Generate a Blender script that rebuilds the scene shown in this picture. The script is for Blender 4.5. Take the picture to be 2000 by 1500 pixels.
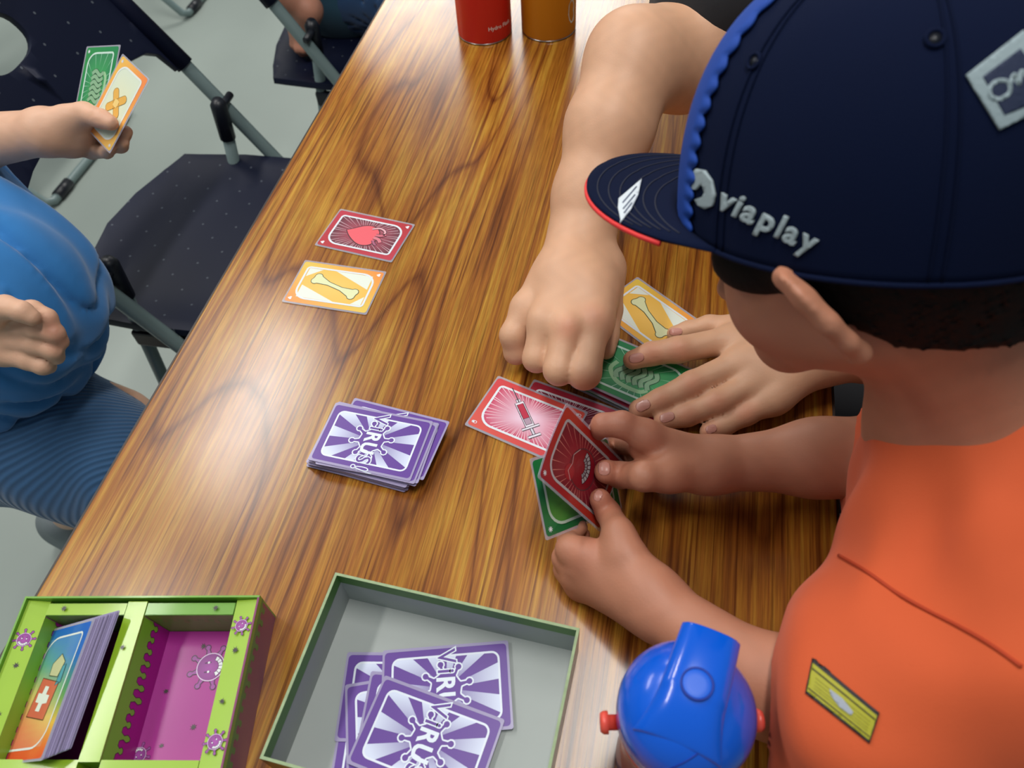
import bpy, bmesh, math, random
import numpy as np
from mathutils import Vector, Matrix
from mathutils.bvhtree import BVHTree
from mathutils.geometry import tessellate_polygon
random.seed(7); rng = np.random.default_rng(7)
for o in list(bpy.data.objects): bpy.data.objects.remove(o)
SC = bpy.context.scene
COL = SC.collection
TZ = 0.74                       # table top height; "h" values below are heights above the table top

# ------------------------------------------------------------------ camera
F_PX = 1549.98
RT = np.array([0.97825205, 0.20158242, -0.04886152])
UP = np.array([-0.13207992, 0.7870318, 0.60260753])
FW = np.array([-0.15993065, 0.58304843, -0.79654047])
CAM = np.array([0, 0, 0.5718 + TZ])
cd = bpy.data.cameras.new('camera'); co = bpy.data.objects.new('camera', cd); COL.objects.link(co)
cd.sensor_width = 36; cd.lens = 36 * F_PX / 2000
cd.clip_start = 0.02; cd.clip_end = 50
M = Matrix.Identity(4)
for i in range(3):
    M[i][0] = RT[i]; M[i][1] = UP[i]; M[i][2] = -FW[i]; M[i][3] = CAM[i]
co.matrix_world = M
cd.dof.use_dof = True; cd.dof.focus_distance = 0.70; cd.dof.aperture_fstop = 9.0
SC.camera = co

# ------------------------------------------------------------------ world, lights, exposure
w = bpy.data.worlds.new('world'); SC.world = w; w.use_nodes = True
bg = w.node_tree.nodes['Background']; bg.inputs[0].default_value = (0.66, 0.80, 0.84, 1); bg.inputs[1].default_value = 0.30
def area(name, loc, sx, sy, power, color=(1, 0.97, 0.92)):
    l = bpy.data.lights.new(name, 'AREA'); l.shape = 'RECTANGLE'; l.size = sx; l.size_y = sy; l.energy = power; l.color = color
    o = bpy.data.objects.new(name, l); o.location = loc; COL.objects.link(o); return o
CZ = TZ + 1.9
area('ceiling_tube_light', (-1.45, 1.53, CZ), 0.16, 0.80, 20)
area('ceiling_tube_light', (-1.47, 0.20, CZ), 0.16, 1.15, 20)
area('ceiling_tube_light', (0.05, 0.42, CZ), 0.20, 1.00, 22)
area('ceiling_panel_light', (-1.25, 4.75, CZ), 2.0, 0.9, 105)
area('ceiling_panel_light', (-3.4, 2.2, CZ), 0.6, 1.6, 34)
SC.view_settings.view_transform = 'Standard'; SC.view_settings.look = 'None'
SC.view_settings.gamma = 1; SC.view_settings.use_curve_mapping = False
SC.view_settings.exposure = -0.10
SC.cycles.max_bounces = 6; SC.cycles.diffuse_bounces = 3; SC.cycles.glossy_bounces = 3
SC.cycles.transparent_max_bounces = 12; SC.cycles.use_denoising = True

# ------------------------------------------------------------------ helpers
def ray(px, py): return FW + RT * (px - 1000) / F_PX - UP * (py - 750) / F_PX
def T(px, py, h=0.0):
    d = ray(px, py); return CAM + d * (h + TZ - CAM[2]) / d[2]
def D(px, py, dep): return CAM + ray(px, py) * dep
def cv(v): # camera-frame direction (right, up, toward camera)
    q = RT * v[0] + UP * v[1] - FW * v[2]; return q / np.linalg.norm(q)
def unit(v): v = np.asarray(v, float); return v / np.linalg.norm(v)
def lin(c):
    c = [x / 255 for x in c[:3]]
    return tuple((x / 12.92 if x <= .04045 else ((x + .055) / 1.055) ** 2.4) for x in c) + (1,)
def tag(o, label=None, cat=None, group=None, kind=None):
    if label: o['label'] = label
    if cat: o['category'] = cat
    if group: o['group'] = group
    if kind: o['kind'] = kind
    return o
def thing(name, label, cat, loc=(0, 0, 0), rz=0, group=None):
    o = bpy.data.objects.new(name, None); COL.objects.link(o); o.empty_display_size = .02
    o.location = loc; o.rotation_euler = (0, 0, rz); return tag(o, label, cat, group)
def link(name, me, mat=None, parent=None, smooth=False, world=False):
    o = bpy.data.objects.new(name, me); COL.objects.link(o)
    if mat is not None:
        for m in (mat if isinstance(mat, (list, tuple)) else [mat]): me.materials.append(m)
    if smooth: me.shade_smooth()
    if parent is not None:
        o.parent = parent
        if world:
            bpy.context.view_layer.update(); o.matrix_parent_inverse = parent.matrix_world.inverted()
    return o
def pyd(name, V, Fc, mat=None, parent=None, smooth=False, world=False):
    me = bpy.data.meshes.new(name); me.from_pydata([tuple(map(float, v)) for v in V], [], [tuple(map(int, f)) for f in Fc]); me.update()
    return link(name, me, mat, parent, smooth, world)
def frombm(name, bm, mat=None, parent=None, smooth=False, world=False):
    me = bpy.data.meshes.new(name); bm.normal_update(); bm.to_mesh(me); bm.free()
    return link(name, me, mat, parent, smooth, world)
def add_mod(o, t, **k):
    m = o.modifiers.new(t.lower(), t)
    for a, b in k.items(): setattr(m, a, b)
    return m
def box_bm(bm, c, s, rz=0, bev=0):
    m = Matrix.Translation(c) @ Matrix.Rotation(rz, 4, 'Z') @ Matrix.Diagonal((*s, 1))
    r = bmesh.ops.create_cube(bm, size=1, matrix=m)
    if bev:
        es = list({e for v in r['verts'] for e in v.link_edges})
        bmesh.ops.bevel(bm, geom=es, offset=bev, segments=2, affect='EDGES', profile=.6)
def tube(name, pts, r, mat, parent=None, seg=12, closed=False, smooth=True, world=False, caps=True, bm=None):
    """swept tube with per-point radius"""
    P = [np.asarray(q, float) for q in pts]; n = len(P)
    R = r if hasattr(r, '__len__') else [r] * n
    V = []; Fc = []; prev = None
    for i in range(n):
        if closed: t = P[(i + 1) % n] - P[i - 1]
        else: t = P[min(i + 1, n - 1)] - P[max(i - 1, 0)]
        t = unit(t)
        if prev is None:
            a = np.array([0, 0, 1.]) if abs(t[2]) < .9 else np.array([1., 0, 0])
        else: a = prev
        u = unit(a - t * (a @ t)); prev = u; v = np.cross(t, u)
        for k in range(seg):
            an = 2 * math.pi * k / seg
            V.append(P[i] + R[i] * (u * math.cos(an) + v * math.sin(an)))
    for i in range(n if closed else n - 1):
        j = (i + 1) % n
        for k in range(seg):
            l = (k + 1) % seg
            Fc.append((i * seg + k, i * seg + l, j * seg + l, j * seg + k))
    if caps and not closed:
        Fc.append(tuple(range(seg))[::-1]); Fc.append(tuple((n - 1) * seg + k for k in range(seg)))
    if bm is not None:
        vs = [bm.verts.new(v) for v in V]
        for f in Fc: bm.faces.new([vs[i] for i in f])
        return None
    return pyd(name, V, Fc, mat, parent, smooth, world)
def bezier(pts, n=8):
    """catmull-rom smoothing of a polyline"""
    P = [np.asarray(q, float) for q in pts]; out = []
    for i in range(len(P) - 1):
        p0 = P[max(i - 1, 0)]; p1 = P[i]; p2 = P[i + 1]; p3 = P[min(i + 2, len(P) - 1)]
        for k in range(n):
            t = k / n
            out.append(.5 * ((2 * p1) + (-p0 + p2) * t + (2 * p0 - 5 * p1 + 4 * p2 - p3) * t * t + (-p0 + 3 * p1 - 3 * p2 + p3) * t ** 3))
    out.append(P[-1]); return out
def lathe(name, prof, mat, parent=None, seg=48, smooth=True):
    V = []; Fc = []; n = len(prof)
    for r, z in prof:
        for k in range(seg):
            a = 2 * math.pi * k / seg; V.append((r * math.cos(a), r * math.sin(a), z))
    for i in range(n - 1):
        for k in range(seg):
            l = (k + 1) % seg; Fc.append((i * seg + k, i * seg + l, (i + 1) * seg + l, (i + 1) * seg + k))
    Fc.append(tuple(range(seg))[::-1]); Fc.append(tuple((n - 1) * seg + k for k in range(seg)))
    return pyd(name, V, Fc, mat, parent, smooth)

# ------------------------------------------------------------------ materials
def mat(name, color, rough=.5, metal=0, coat=0, coat_r=.1, spec=.5, sss=0, noise=0, nscale=40, bump=0, bscale=300, sheen=0, alpha=1, trans=0):
    m = bpy.data.materials.new(name); m.use_nodes = True; nt = m.node_tree; b = nt.nodes['Principled BSDF']
    c = lin(color); b.inputs['Base Color'].default_value = c
    b.inputs['Roughness'].default_value = rough; b.inputs['Metallic'].default_value = metal
    b.inputs['Coat Weight'].default_value = coat; b.inputs['Coat Roughness'].default_value = coat_r
    b.inputs['Specular IOR Level'].default_value = spec; b.inputs['Alpha'].default_value = alpha
    b.inputs['Transmission Weight'].default_value = trans; b.inputs['Sheen Weight'].default_value = sheen
    if sss:
        b.inputs['Subsurface Weight'].default_value = sss; b.inputs['Subsurface Radius'].default_value = (1, .35, .2); b.inputs['Subsurface Scale'].default_value = .004
    tc = nt.nodes.new('ShaderNodeTexCoord')
    if noise:
        n = nt.nodes.new('ShaderNodeTexNoise'); n.inputs['Scale'].default_value = nscale; n.inputs['Detail'].default_value = 4
        nt.links.new(tc.outputs['Object'], n.inputs['Vector'])
        mx = nt.nodes.new('ShaderNodeMix'); mx.data_type = 'RGBA'
        mx.inputs[6].default_value = tuple(x * (1 - noise) for x in c[:3]) + (1,)
        mx.inputs[7].default_value = tuple(min(1, x * (1 + noise)) for x in c[:3]) + (1,)
        nt.links.new(n.outputs['Fac'], mx.inputs[0]); nt.links.new(mx.outputs[2], b.inputs['Base Color'])
    if bump:
        n = nt.nodes.new('ShaderNodeTexNoise'); n.inputs['Scale'].default_value = bscale; n.inputs['Detail'].default_value = 3
        nt.links.new(tc.outputs['Object'], n.inputs['Vector'])
        bp = nt.nodes.new('ShaderNodeBump'); bp.inputs['Strength'].default_value = bump; bp.inputs['Distance'].default_value = .001
        nt.links.new(n.outputs['Fac'], bp.inputs['Height']); nt.links.new(bp.outputs[0], b.inputs['Normal'])
    return m
def attr_mat(name, rough=.35, coat=.6, coat_r=.08, sss=0, bump=0):
    m = mat(name, (255, 255, 255), rough=rough, coat=coat, coat_r=coat_r, sss=sss, bump=bump, bscale=500)
    nt = m.node_tree; a = nt.nodes.new('ShaderNodeAttribute'); a.attribute_name = 'Col'
    nt.links.new(a.outputs['Color'], nt.nodes['Principled BSDF'].inputs['Base Color']); return m
def wood_mat():
    m = bpy.data.materials.new('wood_laminate'); m.use_nodes = True; nt = m.node_tree; N = nt.nodes; L = nt.links
    b = N['Principled BSDF']; tc = N.new('ShaderNodeTexCoord')
    def mapp(s, l=(0, 0, 0)):
        q = N.new('ShaderNodeMapping'); q.inputs['Scale'].default_value = s; q.inputs['Location'].default_value = l
        L.new(tc.outputs['Object'], q.inputs['Vector']); return q
    def noise(mp, sc, det=3, rough=.5):
        n = N.new('ShaderNodeTexNoise'); n.inputs['Scale'].default_value = sc; n.inputs['Detail'].default_value = det; n.inputs['Roughness'].default_value = rough
        L.new(mp.outputs[0], n.inputs['Vector']); return n.outputs['Fac']
    def mth(op, a, bb=None):
        q = N.new('ShaderNodeMath'); q.operation = op
        for i, x in enumerate((a, bb)):
            if x is None: continue
            if isinstance(x, (int, float)): q.inputs[i].default_value = x
            else: L.new(x, q.inputs[i])
        return q.outputs[0]
    def ramp(f, stops):
        r = N.new('ShaderNodeValToRGB'); e = r.color_ramp.elements
        e[0].position, e[0].color = stops[0][0], lin(stops[0][1]); e[1].position, e[1].color = stops[-1][0], lin(stops[-1][1])
        for p, c in stops[1:-1]: q = e.new(p); q.color = lin(c)
        L.new(f, r.inputs[0]); return r.outputs[0]
    field = noise(mapp((6.5, .62, 1)), 1.3, 1.2, .35)          # broad figure; its contours make the cathedral arches
    wob = noise(mapp((26, 2.2, 1)), 1, 3)
    ph = mth('ADD', mth('MULTIPLY', field, 26.0), mth('MULTIPLY', wob, .7))
    ring = mth('MULTIPLY', mth('PINGPONG', ph, 1.0), 1.0)                                     # saw: slow rise then dark line
    fib = noise(mapp((270, 3.4, 1)), 1, 5, .62)
    fib2 = noise(mapp((900, 30, 1)), 1, 2, .6)
    broad = noise(mapp((9, .8, 1), (3, 1, 0)), 1, 2)
    base = ramp(mth('ADD', mth('ADD', mth('MULTIPLY', ring, .16), .06), mth('MULTIPLY', fib, .82)), [(.38, (198, 150, 56)), (.52, (180, 122, 42)), (.62, (160, 98, 36)), (.76, (128, 76, 32))])
    fib3 = noise(mapp((330, 5, 1), (5, 2, 0)), 1, 3, .6)
    dk = ramp(fib3, [(.56, (255, 255, 255)), (.66, (164, 136, 122))])
    mx = N.new('ShaderNodeMix'); mx.data_type = 'RGBA'; mx.blend_type = 'MULTIPLY'; mx.inputs[0].default_value = .8
    L.new(base, mx.inputs[6]); L.new(dk, mx.inputs[7])
    edge = ramp(ring, [(0, (255, 255, 255)), (.12, (255, 255, 255)), (.84, (252, 249, 248)), (1, (178, 150, 136))])
    mx2 = N.new('ShaderNodeMix'); mx2.data_type = 'RGBA'; mx2.blend_type = 'MULTIPLY'; mx2.inputs[0].default_value = .8
    L.new(mx.outputs[2], mx2.inputs[6]); L.new(edge, mx2.inputs[7])
    br = ramp(broad, [(.3, (215, 205, 200)), (.65, (255, 255, 255))])
    mx3 = N.new('ShaderNodeMix'); mx3.data_type = 'RGBA'; mx3.blend_type = 'MULTIPLY'; mx3.inputs[0].default_value = .9
    L.new(mx2.outputs[2], mx3.inputs[6]); L.new(br, mx3.inputs[7])
    fr = ramp(fib2, [(.35, (205, 200, 195)), (.6, (255, 255, 255))])
    mx4 = N.new('ShaderNodeMix'); mx4.data_type = 'RGBA'; mx4.blend_type = 'MULTIPLY'; mx4.inputs[0].default_value = .7
    L.new(mx3.outputs[2], mx4.inputs[6]); L.new(fr, mx4.inputs[7])
    L.new(mx4.outputs[2], b.inputs['Base Color'])
    sm = noise(mapp((6, 5, 1)), 1, 4)
    rr = N.new('ShaderNodeMapRange'); rr.inputs[3].default_value = .15; rr.inputs[4].default_value = .30; L.new(sm, rr.inputs[0]); L.new(rr.outputs[0], b.inputs['Roughness'])
    bp = N.new('ShaderNodeBump'); bp.inputs['Strength'].default_value = .2; bp.inputs['Distance'].default_value = .00006
    L.new(mth('ADD', fib2, noise(mapp((1, 1, 1)), 900, 2)), bp.inputs['Height']); L.new(bp.outputs[0], b.inputs['Normal'])
    b.inputs['Specular IOR Level'].default_value = .55
    return m
M_WOOD = wood_mat()
M_EDGE = mat('table_edge_band', (46, 30, 22), .45)
M_FLOOR = mat('vinyl_floor', (150, 160, 154), .42, noise=.05, nscale=6, bump=.15, bscale=60)
M_DARKFRAME = mat('dark_steel', (38, 40, 42), .4, metal=.6)
M_TUBE = mat('grey_painted_tube', (118, 136, 136), .32, spec=.6)
M_NAVY = None
M_BLACKP = mat('black_plastic', (22, 25, 34), .4)
M_CARD = attr_mat('printed_card', .38, .55, .10)
M_PRINTMATTE = attr_mat('printed_board', .42, .25, .2)
M_CARDSTOCK = mat('card_stock', (150, 135, 175), .5)
M_SLEEVE = mat('clear_sleeve', (205, 205, 220), .18, alpha=.38, coat=1)
M_SLEEVE_EDGE = mat('sleeve_edges', (176, 166, 205), .25, coat=.6, alpha=.8)

# ------------------------------------------------------------------ structure: floor
fl = pyd('floor', [(-7, -4, 0), (7, -4, 0), (7, 9, 0), (-7, 9, 0), (-7, -4, -.05), (7, -4, -.05), (7, 9, -.05), (-7, 9, -.05)],
         [(0, 1, 2, 3), (7, 6, 5, 4), (0, 4, 5, 1), (1, 5, 6, 2), (2, 6, 7, 3), (3, 7, 4, 0)], M_FLOOR)
fl['kind'] = 'structure'

M_WALL = mat('painted_wall', (200, 204, 200), .8, noise=.03)
for nm, c_, s_ in (('wall_back', (0, 8.9, 1.5), (14, .1, 3)), ('wall_left', (-6.9, 2.5, 1.5), (.1, 13, 3)), ('wall_right', (6.9, 2.5, 1.5), (.1, 13, 3))):
    bm = bmesh.new(); box_bm(bm, c_, s_); wl = frombm(nm, bm, M_WALL); wl['kind'] = 'structure'

# ------------------------------------------------------------------ table
XL, XR, Y0, Y1 = -.440, .166, -.42, 1.40
tb = thing('folding_table', 'long folding table with a glossy brown wood grain top', 'table', ((XL + XR) / 2, (Y0 + Y1) / 2, 0))
bm = bmesh.new(); box_bm(bm, (0, 0, TZ - .0115), (XR - XL - .004, Y1 - Y0 - .004, .023), bev=.0012); top = frombm('table_top', bm, M_WOOD, tb)
bm = bmesh.new()
for s in (-1, 1):
    box_bm(bm, (s * ((XR - XL) / 2 - .001), 0, TZ - .0125), (.002, Y1 - Y0, .0235))
    box_bm(bm, (0, s * ((Y1 - Y0) / 2 - .001), TZ - .0125), (XR - XL - .004, .002, .0235))
frombm('edge_band', bm, M_EDGE, tb)
for sy in (-1, 1):
    for sx in (-1, 1):
        tube('leg', [(sx * .25, sy * .80, 0.0), (sx * .25, sy * .80, TZ - .024)], .014, M_DARKFRAME, tb)
    tube('crossbar', [(-.25, sy * .80, .2), (.25, sy * .80, .2)], .010, M_DARKFRAME, tb)
for sx in (-1, 1):
    bm = bmesh.new(); box_bm(bm, (sx * .22, 0, TZ - .038), (.03, 1.5, .028)); frombm('apron_rail', bm, M_DARKFRAME, tb)

# ================================================================== printed artwork (flat print as coloured polygons, mm)
class Art:
    def __init__(s): s.V = []; s.C = []; s.F = []; s.base = 0
    def tri(s, pts, tris, col, layer):
        k = len(s.V)
        cols = col if isinstance(col, list) else [col] * len(pts)
        for p, c in zip(pts, cols): s.V.append((p[0], p[1], layer * .05)); s.C.append(lin(c))
        s.F += [tuple(k + i for i in t) for t in tris]
    def poly(s, pts, col, layer):
        t = tessellate_polygon([[Vector((p[0], p[1], 0)) for p in pts]])
        out = []
        for a in t:
            A, B, C = (pts[i] for i in a)
            cr = (B[0] - A[0]) * (C[1] - A[1]) - (B[1] - A[1]) * (C[0] - A[0])
            out.append(a if cr > 0 else a[::-1])
        s.tri(pts, out, col, layer)
    def stroke(s, pts, w, col, layer, closed=True):
        n = len(pts); P = [np.array(p[:2], float) for p in pts]; V = []
        for i in range(n):
            t = (P[(i + 1) % n] - P[i - 1]) if closed else (P[min(i + 1, n - 1)] - P[max(i - 1, 0)])
            t = t / (np.linalg.norm(t) + 1e-9); q = np.array([-t[1], t[0]])
            V += [P[i] + q * w / 2, P[i] - q * w / 2]
        Fc = []
        for i in range(n if closed else n - 1):
            j = (i + 1) % n; Fc += [(2 * i, 2 * i + 1, 2 * j + 1), (2 * i, 2 * j + 1, 2 * j)]
        s.tri([tuple(v) for v in V], Fc, col, layer)
    def disc(s, c, r, col, layer, n=20, sy=1, rot=0, edge=None):
        pts = []
        for k in range(n):
            a = 2 * math.pi * k / n; x = r * math.cos(a); y = r * sy * math.sin(a)
            pts.append((c[0] + x * math.cos(rot) - y * math.sin(rot), c[1] + x * math.sin(rot) + y * math.cos(rot)))
        if edge is None: s.poly(pts, col, layer)
        else:
            s.tri([c] + pts, [(0, 1 + k, 1 + (k + 1) % n) for k in range(n)], [col] + [edge] * n, layer)
        return pts
    def text(s, ch, x, y, size, off, col, layer, rot=0, sx=1.0, align='CENTER'):
        c = bpy.data.curves.new('t', 'FONT'); c.body = ch; c.size = size; c.offset = off; c.align_x = align; c.fill_mode = 'FRONT'; c.resolution_u = 3
        o = bpy.data.objects.new('t', c); me = o.to_mesh()
        V = [v.co.copy() for v in me.vertices]; Fc = []
        for p in me.polygons:
            vs = list(p.vertices)
            A, B, C = V[vs[0]], V[vs[1]], V[vs[2]]
            for i in range(1, len(vs) - 1):
                t = (vs[0], vs[i], vs[i + 1]); A, B, C = V[t[0]], V[t[1]], V[t[2]]
                cr = (B.x - A.x) * (C.y - A.y) - (B.y - A.y) * (C.x - A.x)
                Fc.append(t if cr >= 0 else t[::-1])
        cr, sr = math.cos(rot), math.sin(rot)
        pts = [(x + v.x * sx * cr - v.y * sr, y + v.x * sx * sr + v.y * cr) for v in V]
        o.to_mesh_clear(); bpy.data.objects.remove(o); bpy.data.curves.remove(c)
        s.tri(pts, Fc, col, layer)
    def mesh(s, name, scale=.001, z0=0.0):
        me = bpy.data.meshes.new(name)
        me.from_pydata([(v[0] * scale, v[1] * scale, v[2] * .001 + z0) for v in s.V], [], s.F)
        a = me.color_attributes.new('Col', 'FLOAT_COLOR', 'POINT')
        a.data.foreach_set('color', [x for c in s.C for x in c]); me.update(); return me
def rrect(w, h, r, n=5, cx=0, cy=0):
    rs = r if hasattr(r, '__len__') else (r,) * 4      # TR, TL, BL, BR
    out = []
    for (sx, sy, a0), q in zip(((1, 1, 0), (-1, 1, 90), (-1, -1, 180), (1, -1, 270)), rs):
        for k in range(n + 1):
            a = math.radians(a0 + 90 * k / n)
            out.append((cx + sx * (w / 2 - q) + q * math.cos(a), cy + sy * (h / 2 - q) + q * math.sin(a)))
    return out
def ray_edge(ang, w, h):
    c, s_ = math.cos(ang), math.sin(ang)
    t = min(w / 2 / max(abs(c), 1e-6), h / 2 / max(abs(s_), 1e-6)); return (t * c, t * s_)
def germ(a, cx, cy, r, body, line, layer, knobs=8, k0=.2, stem=.45, kr=.22, lw=.06, dark=None):
    """round germ with knobbed arms, outlined"""
    out = []
    for k in range(knobs):
        an = k0 + 2 * math.pi * k / knobs
        hw = .17
        ex = lambda rr, aa: (cx + rr * math.cos(aa), cy + rr * math.sin(aa))
        out.append(ex(r, an - math.pi / knobs * .55)); out.append(ex(r * 1.02, an - hw))
        rk = r * (1 + stem); kc = ex(rk + r * kr * .5, an)
        for j in range(9):
            b = an + math.pi - .5 - (-(2 * math.pi - 1.0)) * (j / 8) + 1.0 - 0.0
            b = an + math.pi + .55 + (2 * math.pi - 1.1) * j / 8
            out.append((kc[0] + r * kr * math.cos(b), kc[1] + r * kr * math.sin(b)))
        out.append(ex(r * 1.02, an + hw)); out.append(ex(r, an + math.pi / knobs * .55))
    a.poly(out, body, layer); a.stroke(out, r * lw, line, layer + 1)
    return out

CW, CH = 56.5, 87.5
def art_back(seed=0):
    a = Art(); P = (92, 48, 148); Wt = (214, 222, 246)
    a.poly(rrect(CW, CH, 3), P, 1)
    iw, ih = 45.5, 75.5
    n = 22
    for k in range(n):
        if k % 2: continue
        a0 = 2 * math.pi * (k - .5) / n + .1; a1 = 2 * math.pi * (k + .5) / n + .1
        e0, e1 = ray_edge(a0, iw, ih), ray_edge(a1, iw, ih); pts = [(0, 0), e0]
        q0 = math.atan2(e0[1], e0[0]); q1 = math.atan2(e1[1], e1[0])
        for cx, cy in ((iw / 2, ih / 2), (-iw / 2, ih / 2), (-iw / 2, -ih / 2), (iw / 2, -ih / 2)):
            qc = math.atan2(cy, cx)
            if 0 < (qc - q0) % (2 * math.pi) < (q1 - q0) % (2 * math.pi): pts.append((cx * .97, cy * .97))
        pts.append(e1); a.poly(pts, [P] + [Wt] * (len(pts) - 1), 2)
    a.stroke(rrect(iw, ih, 5), 1.5, (225, 232, 246), 3)
    g = germ(a, 0, 0, 11.0, P, (225, 232, 246), 4, 8, .22, .42, .24, .10)
    x = -28.5
    for ch, sz, off, y, fill, rot, wd in (('V', 18.5, .3, -5.5, P, .08, 14.0), ('i', 17, .45, -5.4, P, 0, 6.0), ('R', 18, .55, -6.2, None, 0, 11.6), ('U', 18, .55, -6.2, None, 0, 12.0), ('S', 18, .35, -6, P, -.04, 11.0), ('!', 20, .35, -7.0, P, -.06, 6)):
        x += wd / 2
        a.text(ch, x, y, sz, off + .75 if fill else off, (225, 234, 246), 6, rot, .92)
        if fill: a.text(ch, x, y, sz, max(off - .2, .1), fill, 7, rot, .92)
        x += wd / 2 - .3
    return a
def frame_front(a, bgc, inner_c, inner_e, sym='star', dark=None, ray_c=None, rays=0, stroke=(222, 228, 236), edge2=None):
    pts = rrect(CW, CH, 3)
    if edge2: a.tri([(0, 0)] + pts, [(0, 1 + k, 1 + (k + 1) % len(pts)) for k in range(len(pts))], [bgc] + [edge2 if (p[0] > 0) != (p[1] > 0) else bgc for p in pts], 1)
    else: a.poly(pts, bgc, 1)
    fr = rrect(44, 74, (3, 13, 3, 13), 6)
    fr = [(p[0] * (1 - .04 * abs(p[1] / 37) ** 2 * (1 if p[0] * p[1] > 0 else 0)), p[1]) for p in fr]
    a.tri([(0, 0)] + fr, [(0, 1 + k, 1 + (k + 1) % len(fr)) for k in range(len(fr))], [inner_c] + [inner_e] * len(fr), 2)
    if rays:
        r2 = random.Random(rays)
        for k in range(rays):
            an = 2 * math.pi * k / rays + r2.uniform(-.04, .04); e = ray_edge(an, 42.5, 72); t = r2.uniform(.35, .6)
            if an % math.pi > math.pi / 2 and abs(e[0]) > 15 and abs(e[1]) > 29: e = (e[0] * .88, e[1] * .88)
            q = (-math.sin(an) * .32, math.cos(an) * .32)
            a.tri([(e[0] + q[0], e[1] + q[1]), (e[0] * t, e[1] * t), (e[0] - q[0], e[1] - q[1])], [(0, 1, 2)], ray_c, 3)
    a.stroke([(p[0] * 1.02, p[1] * 1.012) for p in fr], .5, dark or (60, 40, 50), 4); a.stroke(fr, 2.1, stroke, 5)
    for cx, cy, s in ((-23.5, 39, 1), (23.5, -39, -1)):
        if sym == 'star':
            for k in range(4):
                an = k * math.pi / 4; q = (2.1 * math.cos(an), 2.1 * math.sin(an)); a.stroke([(cx - q[0], cy - q[1]), (cx + q[0], cy + q[1])], .6, (230, 235, 240), 5, False)
        elif sym == 'heart':
            a.poly([(cx, cy - 2.4), (cx + 2.1, cy + .3), (cx + 1.6, cy + 1.8), (cx + .4, cy + 1.7), (cx, cy + 1.1), (cx - .4, cy + 1.7), (cx - 1.6, cy + 1.8), (cx - 2.1, cy + .3)], (235, 238, 245), 5)
        elif sym == 'pill':
            a.stroke([(cx + p[0], cy + p[1]) for p in rrect(2.3, 4.4, 1.1, 4)], .5, (235, 238, 245), 5); a.poly(rrect(2.3, 2.2, .9, 3, cx, cy - 1), (235, 238, 245), 5)
def art_heart():
    a = Art(); frame_front(a, (186, 44, 66), (190, 80, 100), (96, 34, 52), 'heart', ray_c=(224, 190, 200), rays=46, edge2=(178, 30, 40))
    h = [(-1, -19), (5, -14), (11, -6), (13.5, 1), (12, 8), (7, 12), (1, 12.5), (-5, 12), (-10, 8), (-12, 1), (-10, -6), (-5, -13)]
    h = [tuple(q[:2] * 1.2) for q in bezier([(*p, 0) for p in h + [h[0]]], 4)[:-1]]
    a.disc((0, 0), 1, (200, 60, 80), 5); a.poly(h, (232, 92, 104), 6); a.stroke(h, 1.0, (60, 24, 34), 7)
    for pts, w_, c in (([(2, 11), (3, 17), (7, 21)], 4, (214, 120, 134)), ([(-2, 12), (-3, 18), (-6, 22)], 3.6, (206, 104, 122)), ([(-10, 4), (-13, 12), (-10, 19), (-4, 20)], 2.4, (230, 170, 180)), ([(6, 12), (10, 15), (12, 18)], 2.6, (170, 90, 120))):
        pp = [tuple(q[:2]) for q in bezier([(*p, 0) for p in pts], 5)]
        a.stroke(pp, w_ + 1, (60, 24, 34), 8, False); a.stroke(pp, w_ - .3, c, 9, False)
    return a
def bone_shape(L=23, rk=4.2, w_=2.4):
    o = []
    def arc(cx, cy, r, a0, a1, n=7):
        for k in range(n): q = math.radians(a0 + (a1 - a0) * k / (n - 1)); o.append((cx + r * math.cos(q), cy + r * math.sin(q)))
    arc(3.2, L, rk, -60, 120); arc(-3.2, L, rk, 60, 240); o.append((-w_, 8)); o.append((-w_, -8))
    arc(-3.2, -L, rk, 120, 300); arc(3.2, -L, rk, 240, 420); o.append((w_, -8)); o.append((w_, 8)); return o
def art_bone():
    a = Art(); frame_front(a, (226, 190, 72), (246, 196, 96), (238, 186, 78), 'heart', dark=(120, 100, 60), edge2=(240, 140, 60))
    for pts in ([(-20.5, 34), (-20.5, -6), (-2, 34)], [(20.5, -34), (20.5, 6), (4, -34)], [(-20, -20), (-20, -35), (-8, -35)], [(8, 35), (20, 35), (20, 24)]):
        a.poly(pts if True else pts, (226, 232, 220), 3)
    b = bone_shape(); r = -.30
    b = [(x * math.cos(r) - y * math.sin(r), x * math.sin(r) + y * math.cos(r)) for x, y in b]
    a.poly(b, (222, 226, 178), 6); a.stroke(b, .7, (62, 72, 50), 7)
    return a
def art_syringe():
    a = Art(); frame_front(a, (206, 60, 66), (240, 216, 236), (196, 50, 90), 'pill', ray_c=(246, 214, 226), rays=52, edge2=(214, 84, 70))
    th = -.72; c, s_ = math.cos(th), math.sin(th)
    R = lambda x, y: (1.15 * (x * c - y * s_), 1.15 * (x * s_ + y * c))
    dk = (48, 34, 50)
    def rect(x0, x1, y0, y1, col, ly, ol=True):
        q = [R(x0, y0), R(x1, y0), R(x1, y1), R(x0, y1)]; a.poly(q, col, ly)
        if ol: a.stroke(q, .55, dk, ly + 1)
    rect(-.35, .35, -31, -16, dk, 6, False); rect(-3.5, 3.5, -16, 8, (232, 226, 238), 6); rect(-1.6, 1.6, -19, -16, (220, 214, 226), 6)
    rect(-2.5, 2.5, -14, 0, (186, 40, 70), 8); rect(-2.5, 2.5, 0, 6, (176, 150, 170), 8); rect(-7, 7, 8, 10, (226, 222, 234), 8)
    rect(-1, 1, 10, 16, (214, 210, 224), 8); rect(-5, 5, 16, 18.2, (226, 222, 234), 8)
    return a
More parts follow.
